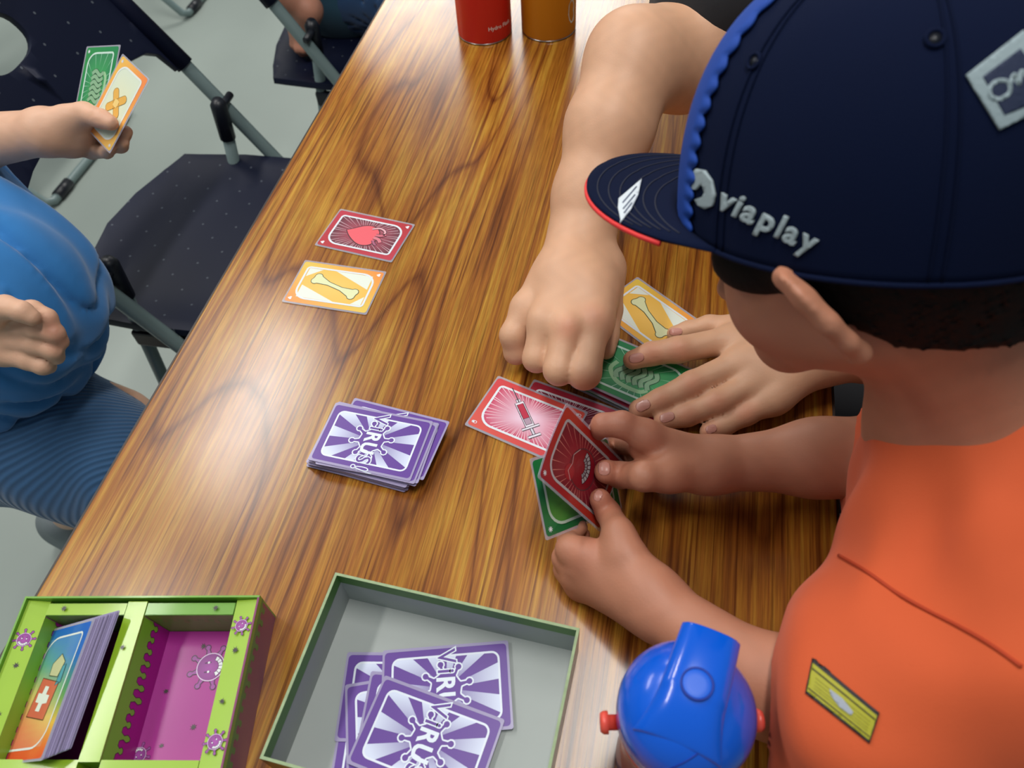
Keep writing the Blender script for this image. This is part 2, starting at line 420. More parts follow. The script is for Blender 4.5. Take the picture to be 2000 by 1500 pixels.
def art_burst():
    a = Art(); frame_front(a, (176, 40, 62), (70, 20, 34), (120, 34, 56), 'heart', ray_c=(226, 190, 206), rays=60, edge2=(196, 60, 90))
    h = [(0, -14), (8, -4), (9, 5), (3, 9), (-4, 9), (-9, 4), (-7, -6)]; a.poly(h, (130, 30, 46), 6); a.stroke(h, .8, (220, 190, 200), 7)
    return a
def teeth(a, cx, cy, r, rot, col=(225, 230, 230), ly=9, n=6, gap=(70, 20, 40), a0=-62, a1=62, inner=.45):
    o = [];
    for k in range(11): q = math.radians(a0 + (a1 - a0) * k / 10) + rot; o.append((cx + r * math.cos(q), cy + r * math.sin(q)))
    for k in range(11): q = math.radians(a1 - (a1 - a0) * k / 10) + rot; o.append((cx + r * inner * math.cos(q), cy + r * inner * math.sin(q)))
    a.poly(o, col, ly); a.stroke(o, r * .05, gap, ly + 1)
    for k in range(1, n):
        q = math.radians(a0 + (a1 - a0) * k / n) + rot; a.stroke([(cx + r * inner * math.cos(q), cy + r * inner * math.sin(q)), (cx + r * math.cos(q), cy + r * math.sin(q))], r * .05, gap, ly + 2, False)
def art_red_germ():
    a = Art(); frame_front(a, (196, 54, 36), (178, 44, 62), (120, 30, 44), 'star', dark=(90, 20, 30), ray_c=(216, 130, 120), rays=34, stroke=(190, 186, 190), edge2=(158, 30, 50))
    a.disc((0, -1), 15, (168, 30, 46), 6, 28, 1.12, edge=(140, 26, 42)); a.stroke(a.disc((0, -1), 15, (150, 26, 42), 5, 28, 1.12), .7, (90, 60, 66), 7)
    a.disc((2, -3), 11.5, (150, 20, 40), 8, 26, 1.1)
    a.disc((-9, 13), 6, (170, 36, 50), 8)
    a.stroke([(-14, 9), (-9, 15), (-2, 13), (4, 15), (11, 10)], .7, (210, 170, 170), 9, False)
    teeth(a, 0, 3, 13.0, -1.25, (184, 186, 190), 9, 8, (70, 20, 34), -66, 66, .70); teeth(a, 0, 3, 8.8, -1.25, (160, 162, 168), 9, 7, (70, 20, 34), -62, 62, .66)
    return a
def art_green(dull=False):
    a = Art(); frame_front(a, (20, 130, 74), (70, 170, 96), (40, 130, 84), 'star', dark=(20, 70, 50), ray_c=(170, 220, 190), rays=20, stroke=(196, 222, 210), edge2=(36, 140, 70))
    for k in range(6):
        y = 14 - k * 6; pp = [tuple(q[:2]) for q in bezier([(-10, y, 0), (-4, y + 3, 0), (4, y - 2, 0), (10, y + 1, 0)], 5)]
        a.stroke(pp, 5.4, (40, 84, 60), 6, False); a.stroke(pp, 4.2, (134, 176, 140), 7, False)
    a.stroke([tuple(q[:2]) for q in bezier([(10, 15, 0), (15, 8, 0), (14, -12, 0), (4, -24, 0), (-6, -22, 0)], 6)], 4, (150, 196, 150), 6, False)
    return a
def art_green_germ():
    a = Art(); frame_front(a, (26, 128, 60), (120, 176, 60), (70, 150, 60), 'star', dark=(30, 80, 40), stroke=(190, 214, 196), edge2=(20, 116, 66))
    a.disc((0, 0), 12, (96, 150, 60), 6, 24, edge=(70, 130, 60)); a.stroke(a.disc((0, 0), 12, (96, 150, 60), 5, 24), .7, (40, 80, 40), 7)
    a.disc((-4, 5), 3, (200, 220, 190), 8); a.disc((5, 4), 3.4, (200, 220, 190), 8); a.disc((-4, 5), 1.2, (30, 40, 30), 9); a.disc((5, 4), 1.4, (30, 40, 30), 9)
    return a
def art_bandage():
    a = Art(); frame_front(a, (240, 140, 76), (226, 228, 190), (214, 226, 206), 'star', dark=(120, 110, 80), stroke=(226, 232, 226), edge2=(236, 190, 90))
    for r in (.75, -.8):
        q = [(x * math.cos(r) - y * math.sin(r), x * math.sin(r) + y * math.cos(r)) for x, y in rrect(9, 34, 4)]
        a.poly(q, (228, 176, 84), 6 + (r < 0)); a.stroke(q, .5, (150, 120, 60), 7 + (r < 0) * 1.0)
    a.poly(rrect(8, 8, 1), (236, 206, 130), 9); return a
def art_rainbow():
    a = Art()
    pts = rrect(CW, CH, 3)
    def rb(p):
        t = (p[1] / CH + .5) + p[0] / CW * .25
        st = [(-.2, (206, 50, 40)), (.15, (226, 84, 40)), (.38, (228, 190, 70)), (.6, (60, 150, 90)), (.85, (20, 100, 190)), (1.3, (30, 90, 200))]
        for (t0, c0), (t1, c1) in zip(st, st[1:]):
            if t <= t1: f = (t - t0) / (t1 - t0); return tuple(c0[i] + (c1[i] - c0[i]) * f for i in range(3))
        return st[-1][1]
    def strips(w_, h_, ly, f=lambda c: c, n=16):
        for k in range(n):
            y0 = -h_ / 2 + h_ * k / n; y1 = y0 + h_ / n
            q = [(-w_ / 2, y0), (w_ / 2, y0), (w_ / 2, y1), (-w_ / 2, y1)]; a.tri(q, [(0, 1, 2), (0, 2, 3)], [f(rb(p)) for p in q], ly)
    strips(CW, CH, 1); strips(43, 73, 2, lambda c: tuple(min(255, x * .75 + 55) for x in c))
    a.stroke(rrect(44, 74, (3, 13, 3, 13), 6), 1.4, (225, 230, 225), 4)
    q = [(-13, -16), (12, -20), (14, 4), (-10, 9)]; a.poly(q, (206, 96, 76), 6); a.stroke(q, .8, (90, 50, 40), 7)
    a.poly([(-4, -13), (2, -14), (2.5, -9), (8, -9), (8, -4), (3, -3), (3.5, 2), (-2, 3), (-3, -2), (-8, -1), (-8, -7), (-3, -8)], (226, 232, 220), 8)
    q = [(-3, 10), (9, 8), (12, 18), (4, 24), (-4, 18)]; a.poly(q, (196, 196, 150), 6); a.stroke(q, .7, (80, 90, 70), 7)
    q = [(10, 2), (16, 4), (15, 16), (11, 15)]; a.poly(q, (70, 150, 170), 7); a.stroke(q, .6, (40, 60, 80), 8)
    return a

SLV = (60.5, 90.5)
def slab_mesh(name, w_, h_, t, r=2.6, mt=None):
    bm = bmesh.new(); P = rrect(w_, h_, r, 3)
    b0 = [bm.verts.new((x * .001, y * .001, 0)) for x, y in P]; b1 = [bm.verts.new((x * .001, y * .001, t * .001)) for x, y in P]
    bm.faces.new(b0[::-1]); bm.faces.new(b1); n = len(P)
    for i in range(n): j = (i + 1) % n; bm.faces.new((b0[i], b0[j], b1[j], b1[i]))
    me = bpy.data.meshes.new(name); bm.to_mesh(me); bm.free(); return me
ME_SLAB = slab_mesh('card_body', CW, CH, .34); ME_SLAB.materials.append(M_CARDSTOCK)
def ring_mesh(name, t=.42):
    O = rrect(*SLV, 1.6, 3); I = rrect(CW - .2, CH - .2, 2.6, 3); bm = bmesh.new(); n = len(O)
    L_ = [[bm.verts.new((p[0] * .001, p[1] * .001, z * .001)) for p in Q] for Q, z in ((O, 0.02), (O, t), (I, t + .02), (I, 0.02))]
    for a_, b_ in ((0, 1), (1, 2), (2, 3), (3, 0)):
        for i in range(n): j = (i + 1) % n; bm.faces.new((L_[a_][i], L_[a_][j], L_[b_][j], L_[b_][i]))
    me = bpy.data.meshes.new(name); bm.to_mesh(me); bm.free(); return me
ME_RING = ring_mesh('sleeve'); ME_RING.materials.append(M_SLEEVE)
ME_RING_P = ring_mesh('sleeve'); ME_RING_P.materials.append(M_SLEEVE_EDGE)
ARTM = {}
def art_mesh(key, fn):
    if key not in ARTM:
        me = fn().mesh('card_print', z0=.00034); me.materials.append(M_CARD); ARTM[key] = me
    return ARTM[key]
def bendcopy(me, axis, f, n=14, L_=.09):
    bm = bmesh.new(); bm.from_mesh(me)
    for k in range(1, n):
        c = -L_ / 2 + L_ * k / n; v = [0, 0, 0]; v[axis] = c; nn = [0, 0, 0]; nn[axis] = 1
        bmesh.ops.bisect_plane(bm, geom=bm.verts[:] + bm.edges[:] + bm.faces[:], plane_co=v, plane_no=nn)
    for v in bm.verts: v.co.z += f(v.co.x, v.co.y)
    m2 = bpy.data.meshes.new(me.name); bm.to_mesh(m2); bm.free()
    for m_ in me.materials: m2.materials.append(m_)
    return m2
def card(key, fn, label, origin, yax, xax, group=None, purple=False, face=True, bend=None, cat='card'):
    """origin = centre (world), yax = card's up, xax = card's right"""
    y = Vector(unit(yax)); x = Vector(xax); x = (x - y * x.dot(y)).normalized(); z = x.cross(y)
    o = thing('playing_card', label, cat, group=group)
    m4 = Matrix((( x.x, y.x, z.x, origin[0]), (x.y, y.y, z.y, origin[1]), (x.z, y.z, z.z, origin[2]), (0, 0, 0, 1)))
    o.matrix_world = m4
    ms = [('card_body', ME_SLAB), ('sleeve', ME_RING_P if purple else ME_RING)]
    if face: ms.append(('card_print', art_mesh(key, fn)))
    for nm, me in ms:
        if bend: me = bendcopy(me, 0, bend)
        c = bpy.data.objects.new(nm, me); COL.objects.link(c); c.parent = o
    return o
def card_on(key, fn, label, TR_, TL_, BL_, z, **k):
    """flat card whose up points to image right; three pixel corners: near up-left, up-right, down-left"""
    a, b, c = T(*TR_, z), T(*TL_, z), T(*BL_, z)      # a = image top-left, b = image top-right, c = image bottom-left
    up = unit(b - a); x = np.array([up[1], -up[0], 0]); x = x if x @ (c - a) > 0 else -x
    ctr = a + up * .0452 + x * .0302; ctr[2] = TZ + z
    return card(key, fn, label, ctr, up, x, **k)

card_on('heart', art_heart, 'red card with a pink heart drawing, lying alone on the table', (665, 408), (807, 438), (613, 482), .0008)
card_on('bone', art_bone, 'orange card with a bone drawing, just below the red heart card', (596, 508), (748, 530), (545, 585), .0008)
card_on('bone', art_bone, 'orange bone card half under the flat hand at the right', (1245, 541), (1370, 629), (1200, 603), .0008)
card_on('syringe', art_syringe, 'pink card with a syringe drawing in front of the curled fist', (973, 734), (1136, 800), (902, 826), .0016)
card_on('burst', art_burst, 'dark red ray-burst card lying behind the syringe card', (1043, 741), (1224, 806), (1003, 800), .0008)
gc = card_on('green', art_green, 'green card with a white star mark, lifted by the thumb beside the flat hand', (1186, 653), (1325, 711), (1140, 715), .0125)
gc.rotation_euler.rotate_axis('Y', math.radians(2))
card_on('green', art_green, 'green card lying flat underneath the lifted green one', (1178, 668), (1312, 726), (1132, 730), .0008)
card_on('burst', art_burst, 'dark card lowest of the little pile under the flat hand', (1182, 662), (1316, 722), (1136, 724), .0064)

# draw deck
c0 = (T(654, 785, .0145) + T(803, 940, .0145)) / 2; up0 = unit(T(848, 823, .0145) - T(654, 785, .0145)); ND = 29
DLAB = 'purple backed card inside the draw pile, only its edge showing'
for i in range(ND):
    z = TZ + .0003 + i * .00048; t = i / ND
    rz = random.uniform(-.03, .03) - .03; dx, dy = random.uniform(-.0015, .0015), random.uniform(-.0015, .0015); lab = DLAB; g = 'cards inside the draw pile'; face = False
    if i == ND - 1: rz = 0; dx = dy = 0; lab = 'topmost purple card of the draw pile on the table'; g = None; face = True
    elif i == ND - 2: rz = -.015; dx, dy = .0045, -.0008; lab = 'second purple card of the draw pile, peeking out at its right end'; g = None; face = True
    elif i == ND - 3: rz = .02; dx, dy = .006, -.001; lab = 'third purple card of the draw pile, just under the second'; g = None; face = True
    elif i == ND - 5: rz = -.06; dx, dy = .0115, .007; lab = 'purple card sticking out at the upper right of the draw pile'; g = None; face = True
    elif i == ND - 8: rz = -.13; dx, dy = .009, .0035; lab = 'skewed purple card low in the draw pile, corner out at the top'; g = None; face = True
    elif i < ND - 8: dx -= .001 * (ND - i) * .12; dy -= .0006
    u = up0 * math.cos(rz) + np.array([-up0[1], up0[0], 0]) * math.sin(rz); x = np.array([u[1], -u[0], 0])
    c = c0 + up0 * dx + np.array([-up0[1], up0[0], 0]) * dy; c[2] = z
    card('back', art_back, lab, c, u, x, purple=True, face=face, group=g)

# ================================================================== boxes
def local_box(origin, ang): return Matrix.Translation(origin) @ Matrix.Rotation(ang, 4, 'Z')
M_BOARD_GREY = mat('grey_board', (166, 172, 170), .7, noise=.04, nscale=30)
M_RIM = mat('worn_board_rim', (150, 170, 130), .7, noise=.3, nscale=200)
M_GREEN_IN = mat('green_turnin', (70, 120, 44), .45, noise=.35, nscale=9)
M_LID_OUT = mat('lid_print_dark', (70, 58, 36), .4, noise=.4, nscale=14, coat=.3)
# --- lid lying open side up
lidT = T(655, 1118, .045); la = math.atan2(-.008, .175); LW, LD, LH = .1775, .1265, .045
lid = thing('box_lid', 'upturned grey lined cardboard lid with green rim holding purple cards', 'box lid', (lidT[0], lidT[1], TZ + .0002), la)
def panel(bm, x0, x1, y0, y1, z0, z1): box_bm(bm, ((x0 + x1) / 2, (y0 + y1) / 2, (z0 + z1) / 2), (x1 - x0, y1 - y0, z1 - z0))
t_ = .0017
def wallset(parent, nm, mt, inset, th, z0, z1, W_=LW, D_=LD):
    for x0, x1, y0, y1 in ((inset, W_ - inset, -inset - th, -inset), (inset, W_ - inset, -D_ + inset, -D_ + inset + th), (inset, inset + th, -D_ + inset + th, -inset - th), (W_ - inset - th, W_ - inset, -D_ + inset + th, -inset - th)):
        bm = bmesh.new(); panel(bm, x0, x1, y0, y1, z0, z1); frombm(nm, bm, mt, parent)
wallset(lid, 'outer_wall', M_LID_OUT, 0, .0008, 0, LH - .0006)
wallset(lid, 'board_wall', M_BOARD_GREY, .0008, .0009, .0012, LH - .0125)
wallset(lid, 'green_turn_in', M_GREEN_IN, .0008, .0011, LH - .0125, LH - .0006)
wallset(lid, 'rim', M_RIM, 0, .0019, LH - .0006, LH)
bm = bmesh.new(); panel(bm, .0008, LW - .0008, -LD + .0008, -.0008, .0004, .0016); frombm('lid_panel', bm, M_BOARD_GREY, lid)
zl = .0021
def lidcard(a, b, c, k, lab, tilt=0): 
    o = card_on('back', art_back, lab, a, b, c, zl + k * .0007, purple=True)
    return o
lidcard((670, 1366), (900, 1372), (668, 1440), 0, 'purple card lowest in the lid, a sliver of its left edge showing')
lidcard((679, 1274), (915, 1276), (675, 1430), 1, 'purple card at the upper left of the lid pile, mostly covered')
lidcard((674, 1338), (905, 1300), (692, 1480), 2, 'purple card at the middle left of the lid pile')
lidcard((725, 1311), (960, 1330), (720, 1460), 3, 'purple card in the middle of the lid pile, a thin strip showing')
lidcard((748, 1271), (991, 1251), (752, 1440), 4, 'purple card straight at the upper right of the lid pile')
lidcard((752, 1319), (984, 1405), (679, 1477), 5, 'purple card tilted on top of the lid pile, nearest the camera')

# --- tray with insert
trT = T(50, 1165, .040); ta = math.atan2(.032, .168); TW, TD, TH = .172, .121, .040
tray = thing('game_tray', 'lime green and magenta game box tray with two compartments', 'box', (trT[0], trT[1], TZ + .0002), ta)
LIME = (146, 184, 34); GRN = (64, 134, 46); MAG = (160, 20, 134); DMAG = (128, 34, 96)
M_LIME = mat('lime_print', LIME, .42, coat=.35, noise=.12, nscale=18)
M_LIMED = mat('green_print', (104, 160, 44), .42, coat=.3, noise=.25, nscale=18)
M_MAG = mat('magenta_print', MAG, .4, coat=.3, coat_r=.15, noise=.08, nscale=30)
M_DMAG = mat('dark_magenta_print', DMAG, .4, coat=.3)
for i, (x0, x1, y0, y1) in enumerate(((0, TW, -.0014, 0), (0, TW, -TD, -TD + .0014), (0, .0014, -TD + .0014, -.0014), (TW - .0014, TW, -TD + .0014, -.0014))):
    bm = bmesh.new(); panel(bm, x0, x1, y0, y1, 0, TH); frombm('outer_wall', bm, M_DMAG if i == 3 else M_LIMED, tray)
bm = bmesh.new(); panel(bm, .0014, TW - .0014, -TD + .0014, -.0014, 0, .0012); frombm('tray_bottom', bm, M_BOARD_GREY, tray)
def art_at(name, a, mtx, mt, parent):
    me = a.mesh(name); me.transform(mtx); me.materials.append(mt); return link(name, me, None, parent)
def drip_poly(L_, h0, amp, pitch, seed):
    """band from y=0 down to a dripping puzzle-like lower edge, mm"""
    r2 = random.Random(seed); o = [(L_, 0), (0, 0), (0, -h0)]; x = 0
    while x < L_ - pitch:
        d = amp * r2.uniform(.6, 1.25); n_ = pitch * .25
        o += [(x + .12 * pitch, -h0), (x + .3 * pitch, -h0 - .35 * d), (x + .16 * pitch, -h0 - .7 * d), (x + .32 * pitch, -h0 - d), (x + .58 * pitch, -h0 - d), (x + .74 * pitch, -h0 - .7 * d), (x + .6 * pitch, -h0 - .35 * d), (x + .76 * pitch, -h0)]
        x += pitch
    o.append((L_, -h0)); return o
def splat(a, x, y, r, ly=2, col=(40, 30, 30)):
    o = [];
    for k in range(16): q = 2 * math.pi * k / 16 + .2; rr = r * (1 if k % 2 else .42) * random.uniform(.8, 1.15); o.append((x + rr * math.cos(q), y + rr * math.sin(q)))
    a.poly(o, col, ly)
def grin_germ(a, x, y, r, rot=0.0, ly=3):
    germ(a, x, y, r, (150, 60, 150), (60, 20, 60), ly, 8, rot + .2, .38, .2, .07)
    pp = a.disc((x, y), r * .98, (160, 60, 160), ly + 2, 26, edge=(128, 34, 130)); a.stroke(pp, r * .07, (214, 190, 220), ly + 3)
    teeth(a, x + r * .1 * math.cos(rot), y + r * .1 * math.sin(rot), r * .78, rot, (228, 232, 236), ly + 4, 6, (90, 30, 90), -66, 66, .62)
    for s in (-1, 1):
        c, s_ = math.cos(rot), math.sin(rot); u = -.25 * r; v = s * .33 * r
        p0 = (x + u * c - v * s_, y + u * s_ + v * c); a.stroke([(p0[0] - .18 * r * c, p0[1] - .18 * r * s_), (p0[0] + .28 * r * c + s * .1 * r * s_, p0[1] + .28 * r * s_)], r * .09, (70, 14, 76), ly + 4, False)
        a.disc((p0[0] + .12 * r * c, p0[1] + .12 * r * s_), r * .09, (232, 232, 240), ly + 6, 8)
# outer wall artwork (right side wall) lime drips over magenta
a = Art(); a.poly(drip_poly(TD * 1000, 9, 7, 8.5, 3), GRN, 2); a.poly([(0, 0), (121, 0), (121, -5), (0, -5)][::-1], (130, 176, 40), 3)
mx_ = Matrix.Translation((TW + .00006, -TD, TH)) @ Matrix(((0, 0, 1, 0), (1, 0, 0, 0), (0, 1, 0, 0), (0, 0, 0, 1)))
art_at('wall_print', a, mx_, M_PRINTMATTE, tray)
# insert: left and right ledges, divider, end ledges
def ledge(nm, x0, x1, y0, y1, z1, mt, z0=.0013, slope=0):
    bm = bmesh.new(); panel(bm, x0, x1, y0, y1, z0, z1)
    if slope:
        for v in bm.verts:
            if v.co.z > z1 - 1e-5 and ((slope > 0 and v.co.x > (x0 + x1) / 2) or (slope < 0 and v.co.x < (x0 + x1) / 2)): v.co.z -= abs(slope)
    return frombm(nm, bm, mt, tray)
ZI = TH - .003
ledge('side_ledge', .0016, .0165, -TD + .0016, -.0016, ZI, M_LIME, slope=.003)
ledge('side_ledge', .1545, TW - .0016, -TD + .0016, -.0016, ZI, M_LIME, slope=-.002)
ledge('divider', .0755, .0895, -TD + .012, -.0025, ZI - .001, M_LIME)
for x0, x1, m1 in ((.0170, .0750, M_LIME), (.0900, .1540, M_LIMED)):
    ledge('end_ledge', x0, x1, -.0125, -.0035, ZI - .002, M_LIMED)
    bm = bmesh.new(); panel(bm, x0 + .0002, x1 - .0002, -.0122, -.0038, ZI - .0019, ZI - .0014); frombm('end_ledge_print', bm, m1, tray)
    ledge('end_ledge', x0, x1, -TD + .0035, -TD + .0135, ZI - .002, M_LIME)
    ledge('well_floor', x0, x1, -TD + .0138, -.0128, .0035, M_MAG)
    # sloping side skirts with drips
for (xa, xb, sg) in ((.0166, .0225, 1), (.0754, .0720, -1), (.0896, .0955, 1), (.1544, .1525, -1)):
    V = [(xa, -.0128, ZI - .003), (xa, -TD + .0138, ZI - .003), (xb, -TD + .0138, .0037), (xb, -.0128, .0037)]
    pyd('well_side', V, [(0, 1, 2, 3) if sg > 0 else (3, 2, 1, 0)], M_MAG, tray)
    a = Art(); a.poly(drip_poly(94, 11, 9, 8.2, int(xa * 1e4)), LIME if sg < 0 else (120, 170, 44), 2)
    o = drip_poly(94, 11, 9, 8.2, int(xa * 1e4)); a.stroke(o[2:], .5, (60, 30, 50), 3, False)
    e_x = Vector((0, -1, 0)); e_dn = Vector((xb - xa, 0, .0037 - (ZI - .003))).normalized(); e_y = -e_dn; e_z = e_x.cross(e_y)
    if e_z.x * sg < 0: e_z = -e_z
    m4 = Matrix(((e_x.x, e_y.x, e_z.x, xa), (e_x.y, e_y.y, e_z.y, -.0132), (e_x.z, e_y.z, e_z.z, ZI - .003), (0, 0, 0, 1)))
    art_at('drip_print', a, m4, M_PRINTMATTE, tray)
for x0, x1 in ((.0170, .0750), (.0900, .1540)):
    a = Art(); a.poly(drip_poly((x1 - x0) * 1000, 7, 7, 7.5, 9), (120, 150, 50), 2)
    m4 = Matrix.Translation((x0, -.01256, ZI - .002)) @ Matrix(((1, 0, 0, 0), (0, 0, -1, 0), (0, 1, 0, 0), (0, 0, 0, 1)))
    art_at('drip_print', a, m4, M_PRINTMATTE, tray)
# ledge & floor prints
ZA = Matrix.Translation((0, 0, .0036)); ZB = Matrix.Translation((0, 0, ZI + .0003)) @ Matrix.Rotation(math.atan2(.003, .0149), 4, 'Y'); ZC = Matrix.Translation((0, 0, ZI + .0003))
for M_, L_ in ((ZA, ((124, -24, 2.6), (105, -56, 2.4), (131, -80, 3.0), (112, -92, 2.2), (143, -98, 2.6))), (ZB, ((10, -48, 2.6), (11, -80, 2))), (ZC, ((162, -38, 2.6), (161, -72, 2.4), (82, -36, 2.2), (30, -8, 2.6), (141, -8, 2.4)))):
    for q in L_: a = Art(); splat(a, *q); art_at('splat_print', a, M_, M_PRINTMATTE, tray)
for M_, L_ in ((ZA, ((133, -39, 10.0, 0.15), (98, -98, 5, 2.0))), (ZB, ((8.6, -30, 4.7, -1.6),)), (ZC, ((162.6, -21, 4.2, -.7), (162.4, -97, 4.8, -.8)))):
    for q in L_: a = Art(); grin_germ(a, *q); art_at('germ_print', a, M_, M_PRINTMATTE, tray)
# leaning cards in left well
TM = local_box((trT[0], trT[1], TZ + .0002), ta)
NT = 24; tilt = math.radians(33)
for i in range(NT):
    # i = 0 is the front (top) card
    yv = TM.to_3x3() @ Vector((.05, 1, .03)).normalized()
    xv = TM.to_3x3() @ Vector((math.cos(tilt), 0, math.sin(tilt)))
    nv = np.array(xv.cross(yv))
    c = np.array(TM @ Vector((.0465 - .004, -.064, .0295))) - nv * (.00052 * i - .0065) + np.array(xv) * (.00028 * i - .003 + (random.uniform(-.0007, .0007) if i else 0)) + np.array(yv) * (.00035 * i)
    if i == 0: card('rainbow', art_rainbow, 'rainbow coloured card facing up on the leaning pile in the tray', c, yv, xv)
    else: card('back', art_back, 'purple edged card leaning in the left compartment of the tray', c, yv, xv, purple=True, face=False, group='cards leaning in the tray')

# ================================================================== bottles
M_RED = mat('red_powder_coat', (206, 34, 26), .38, bump=.1, bscale=900)
M_MUST = mat('mustard_powder_coat', (196, 122, 16), .38, bump=.1, bscale=900)
M_STEEL = mat('steel', (170, 165, 160), .25, metal=1)
def flask(label, c, m_, bh=.215, txt=None, rz=0):
    o = thing('water_bottle', label, 'bottle', (c[0], c[1], TZ), rz)
    lathe('base_ring', [(.0355, 0), (.0366, .0012), (.0366, .0022)], M_STEEL, o)
    lathe('flask_body', [(.0362, .0022), (.0367, .004), (.0367, bh - .02), (.034, bh - .006), (.027, bh), (.025, bh + .004)], m_, o)
    lathe('neck', [(.0245, bh + .004), (.0245, bh + .008)], M_STEEL, o)
    lathe('cap', [(.027, bh + .008), (.028, bh + .012), (.028, bh + .032), (.026, bh + .036)], M_BLACKP, o)
    tube('cap_loop', bezier([(-.022, 0, bh + .03), (-.020, 0, bh + .052), (0, 0, bh + .060), (.020, 0, bh + .052), (.022, 0, bh + .03)]), .004, M_BLACKP, o)
    if txt:
        a = Art(); a.text(txt, 0, 0, 7.4, .08, (226, 214, 208), 1)
        me = a.mesh('logo_print')
        for v in me.vertices:
            th = v.co.x / .0367; r = .03690; z = v.co.y
            v.co = (r * math.sin(th), -r * math.cos(th), z)
        me.materials.append(M_PRINTMATTE); c_ = link('logo_print', me, None, o); return o, c_
    return o, None
ob, lg = flask('red metal water bottle standing on the far part of the table', (-.273, 1.004), M_RED, txt='Hydro Flask', rz=0.25)
lg.location.z = .020; lg.rotation_euler.z = .62
ob2, _ = flask('mustard yellow metal water bottle beside the red one', (-.188, 1.022), M_MUST)
pt = Art(); o_ = [(0, 0), (6, 1), (8, 8), (6.5, 16), (8, 22), (5, 30), (0, 32), (-5, 26), (-6, 14), (-4, 6)]; pt.poly(o_, (190, 200, 196), 1)
me = pt.mesh('sticker')
for v in me.vertices: th = v.co.x / .0367; r = .03690; v.co = (r * math.sin(th), -r * math.cos(th), v.co.y)
me.materials.append(M_PRINTMATTE); st = link('sticker', me, None, ob2); st.location.z = .018; st.rotation_euler.z = 1.12

# child's bottle with blue domed lid
M_BLUE = mat('blue_plastic', (0, 88, 212), .22, coat=.5, coat_r=.06, sss=.0)
M_BLUE2 = mat('blue_plastic_button', (0, 92, 216), .45, coat=0)
M_CORAL = mat('coral_plastic', (226, 84, 70), .35)
def bottle_print():
    m = mat('bottle_wrap', (40, 60, 110), .25, coat=.6); nt = m.node_tree; b = nt.nodes['Principled BSDF']
    tc = nt.nodes.new('ShaderNodeTexCoord'); v = nt.nodes.new('ShaderNodeTexVoronoi'); v.inputs['Scale'].default_value = 38
    nt.links.new(tc.outputs['Object'], v.inputs['Vector']); r = nt.nodes.new('ShaderNodeValToRGB')
    e = r.color_ramp.elements; e[0].position = 0; e[0].color = lin((40, 70, 130)); e[1].position = 1; e[1].color = lin((150, 170, 190))
    q = e.new(.35); q.color = lin((24, 44, 96)); q = e.new(.6); q.color = lin((180, 60, 60))
    nt.links.new(v.outputs['Color'], r.inputs[0]); nt.links.new(r.outputs[0], b.inputs['Base Color']); return m
BC = D(1340, 1388, .425); bx, by = BC[0], BC[1]; zc = BC[2] - TZ
kb = thing('kids_bottle', 'blue domed kids drinking bottle with coral strap lugs, nearest the camera', 'bottle', (bx, by, TZ))
lathe('bottle_body', [(.029, 0), (.031, .003), (.0315, .02), (.0300, .045), (.0315, .07), (.0335, zc - .03), (.033, zc - .014)], bottle_print(), kb)
lathe('collar', [(.0345, zc - .026), (.0352, zc - .024), (.0352, zc - .012), (.034, zc - .010)], M_CORAL, kb)
R0 = .0368
dome = [(R0 - .0015, zc - .014), (R0, zc - .012), (R0, zc + .000)]
for k in range(1, 13):
    a_ = k / 12 * math.pi / 2; dome.append((max(R0 * math.cos(a_), .0005), zc + .030 * math.sin(a_)))
lathe('lid_dome', dome, M_BLUE, kb, 64)
# raised spout cover strap over the dome; direction in table plane toward picture-up
dv = unit((T(1372, 1230, zc + .02) - T(1340, 1340, zc + .03)) * np.array([1, 1, 0])); sv = np.array([-dv[1], dv[0], 0])
V = []; NU, NV = 30, 13
def dome_z(x, y):
    r = math.hypot(x, y) / R0; return zc + .030 * math.sqrt(max(0, 1 - min(r, .999) ** 2))
def cover_pt(u, v):
    y = -.024 + u * .060; wd = .0175 if u > .55 else .0175 * (1 + .0 * u)
    wd = .0180 - .0022 * u
    if u < .42: wd += (.42 - u) ** 2 * .030
    x = v * wd
    zt = zc + .030 * math.sqrt(max(0, 1 - min(max(y, 0) / .075, 1) ** 2)) + .0052 * min(1, u * 2.3)
    if y < 0: zt = dome_z(x * .5, y) + .0052 * min(1, u * 2.3)
    return x, y, zt
for i in range(NU + 1):
    u = i / NU; ring = []
    for j in range(NV):
        v = -1 + 2 * j / (NV - 1); x, y, zt = cover_pt(u, v)
        e = abs(v) ** 6; z = zt - .0035 * e - .002 * v * v
        ring.append((x, y, max(z, dome_z(x, y) - .001)))
    x0, y0, z0 = cover_pt(u, 1)
    lowz = lambda x, y: min(dome_z(x, y) - .002, zc + .022) if math.hypot(x, y) < R0 else zc + .008
    ring = [(ring[0][0], ring[0][1], lowz(ring[0][0], ring[0][1]))] + ring + [(ring[-1][0], ring[-1][1], lowz(ring[-1][0], ring[-1][1]))]
    for x, y, z in ring: q = sv * (-x) + dv * y; V.append((q[0], q[1], z))
K = NV + 2; Fc = []
for i in range(NU):
    for j in range(K - 1): Fc.append((i * K + j, i * K + j + 1, (i + 1) * K + j + 1, (i + 1) * K + j))
    Fc.append((i * K + K - 1, i * K, (i + 1) * K, (i + 1) * K + K - 1))
Fc.append(tuple(NU * K + j for j in range(K))); Fc.append(tuple(range(K))[::-1])
cvr = pyd('spout_cover', V, Fc, M_BLUE, kb, True)
add_mod(cvr, 'BEVEL', width=.0012, segments=3, limit_method='ANGLE', angle_limit=math.radians(40))
bp_ = dv * .004
bt = lathe('button', [(.0072, 0), (.0074, .0004), (.0070, .0006), (.004, .0007), (.0005, .0007)], M_BLUE2, kb, 32); bt.location = (bp_[0], bp_[1], zc + .0350)
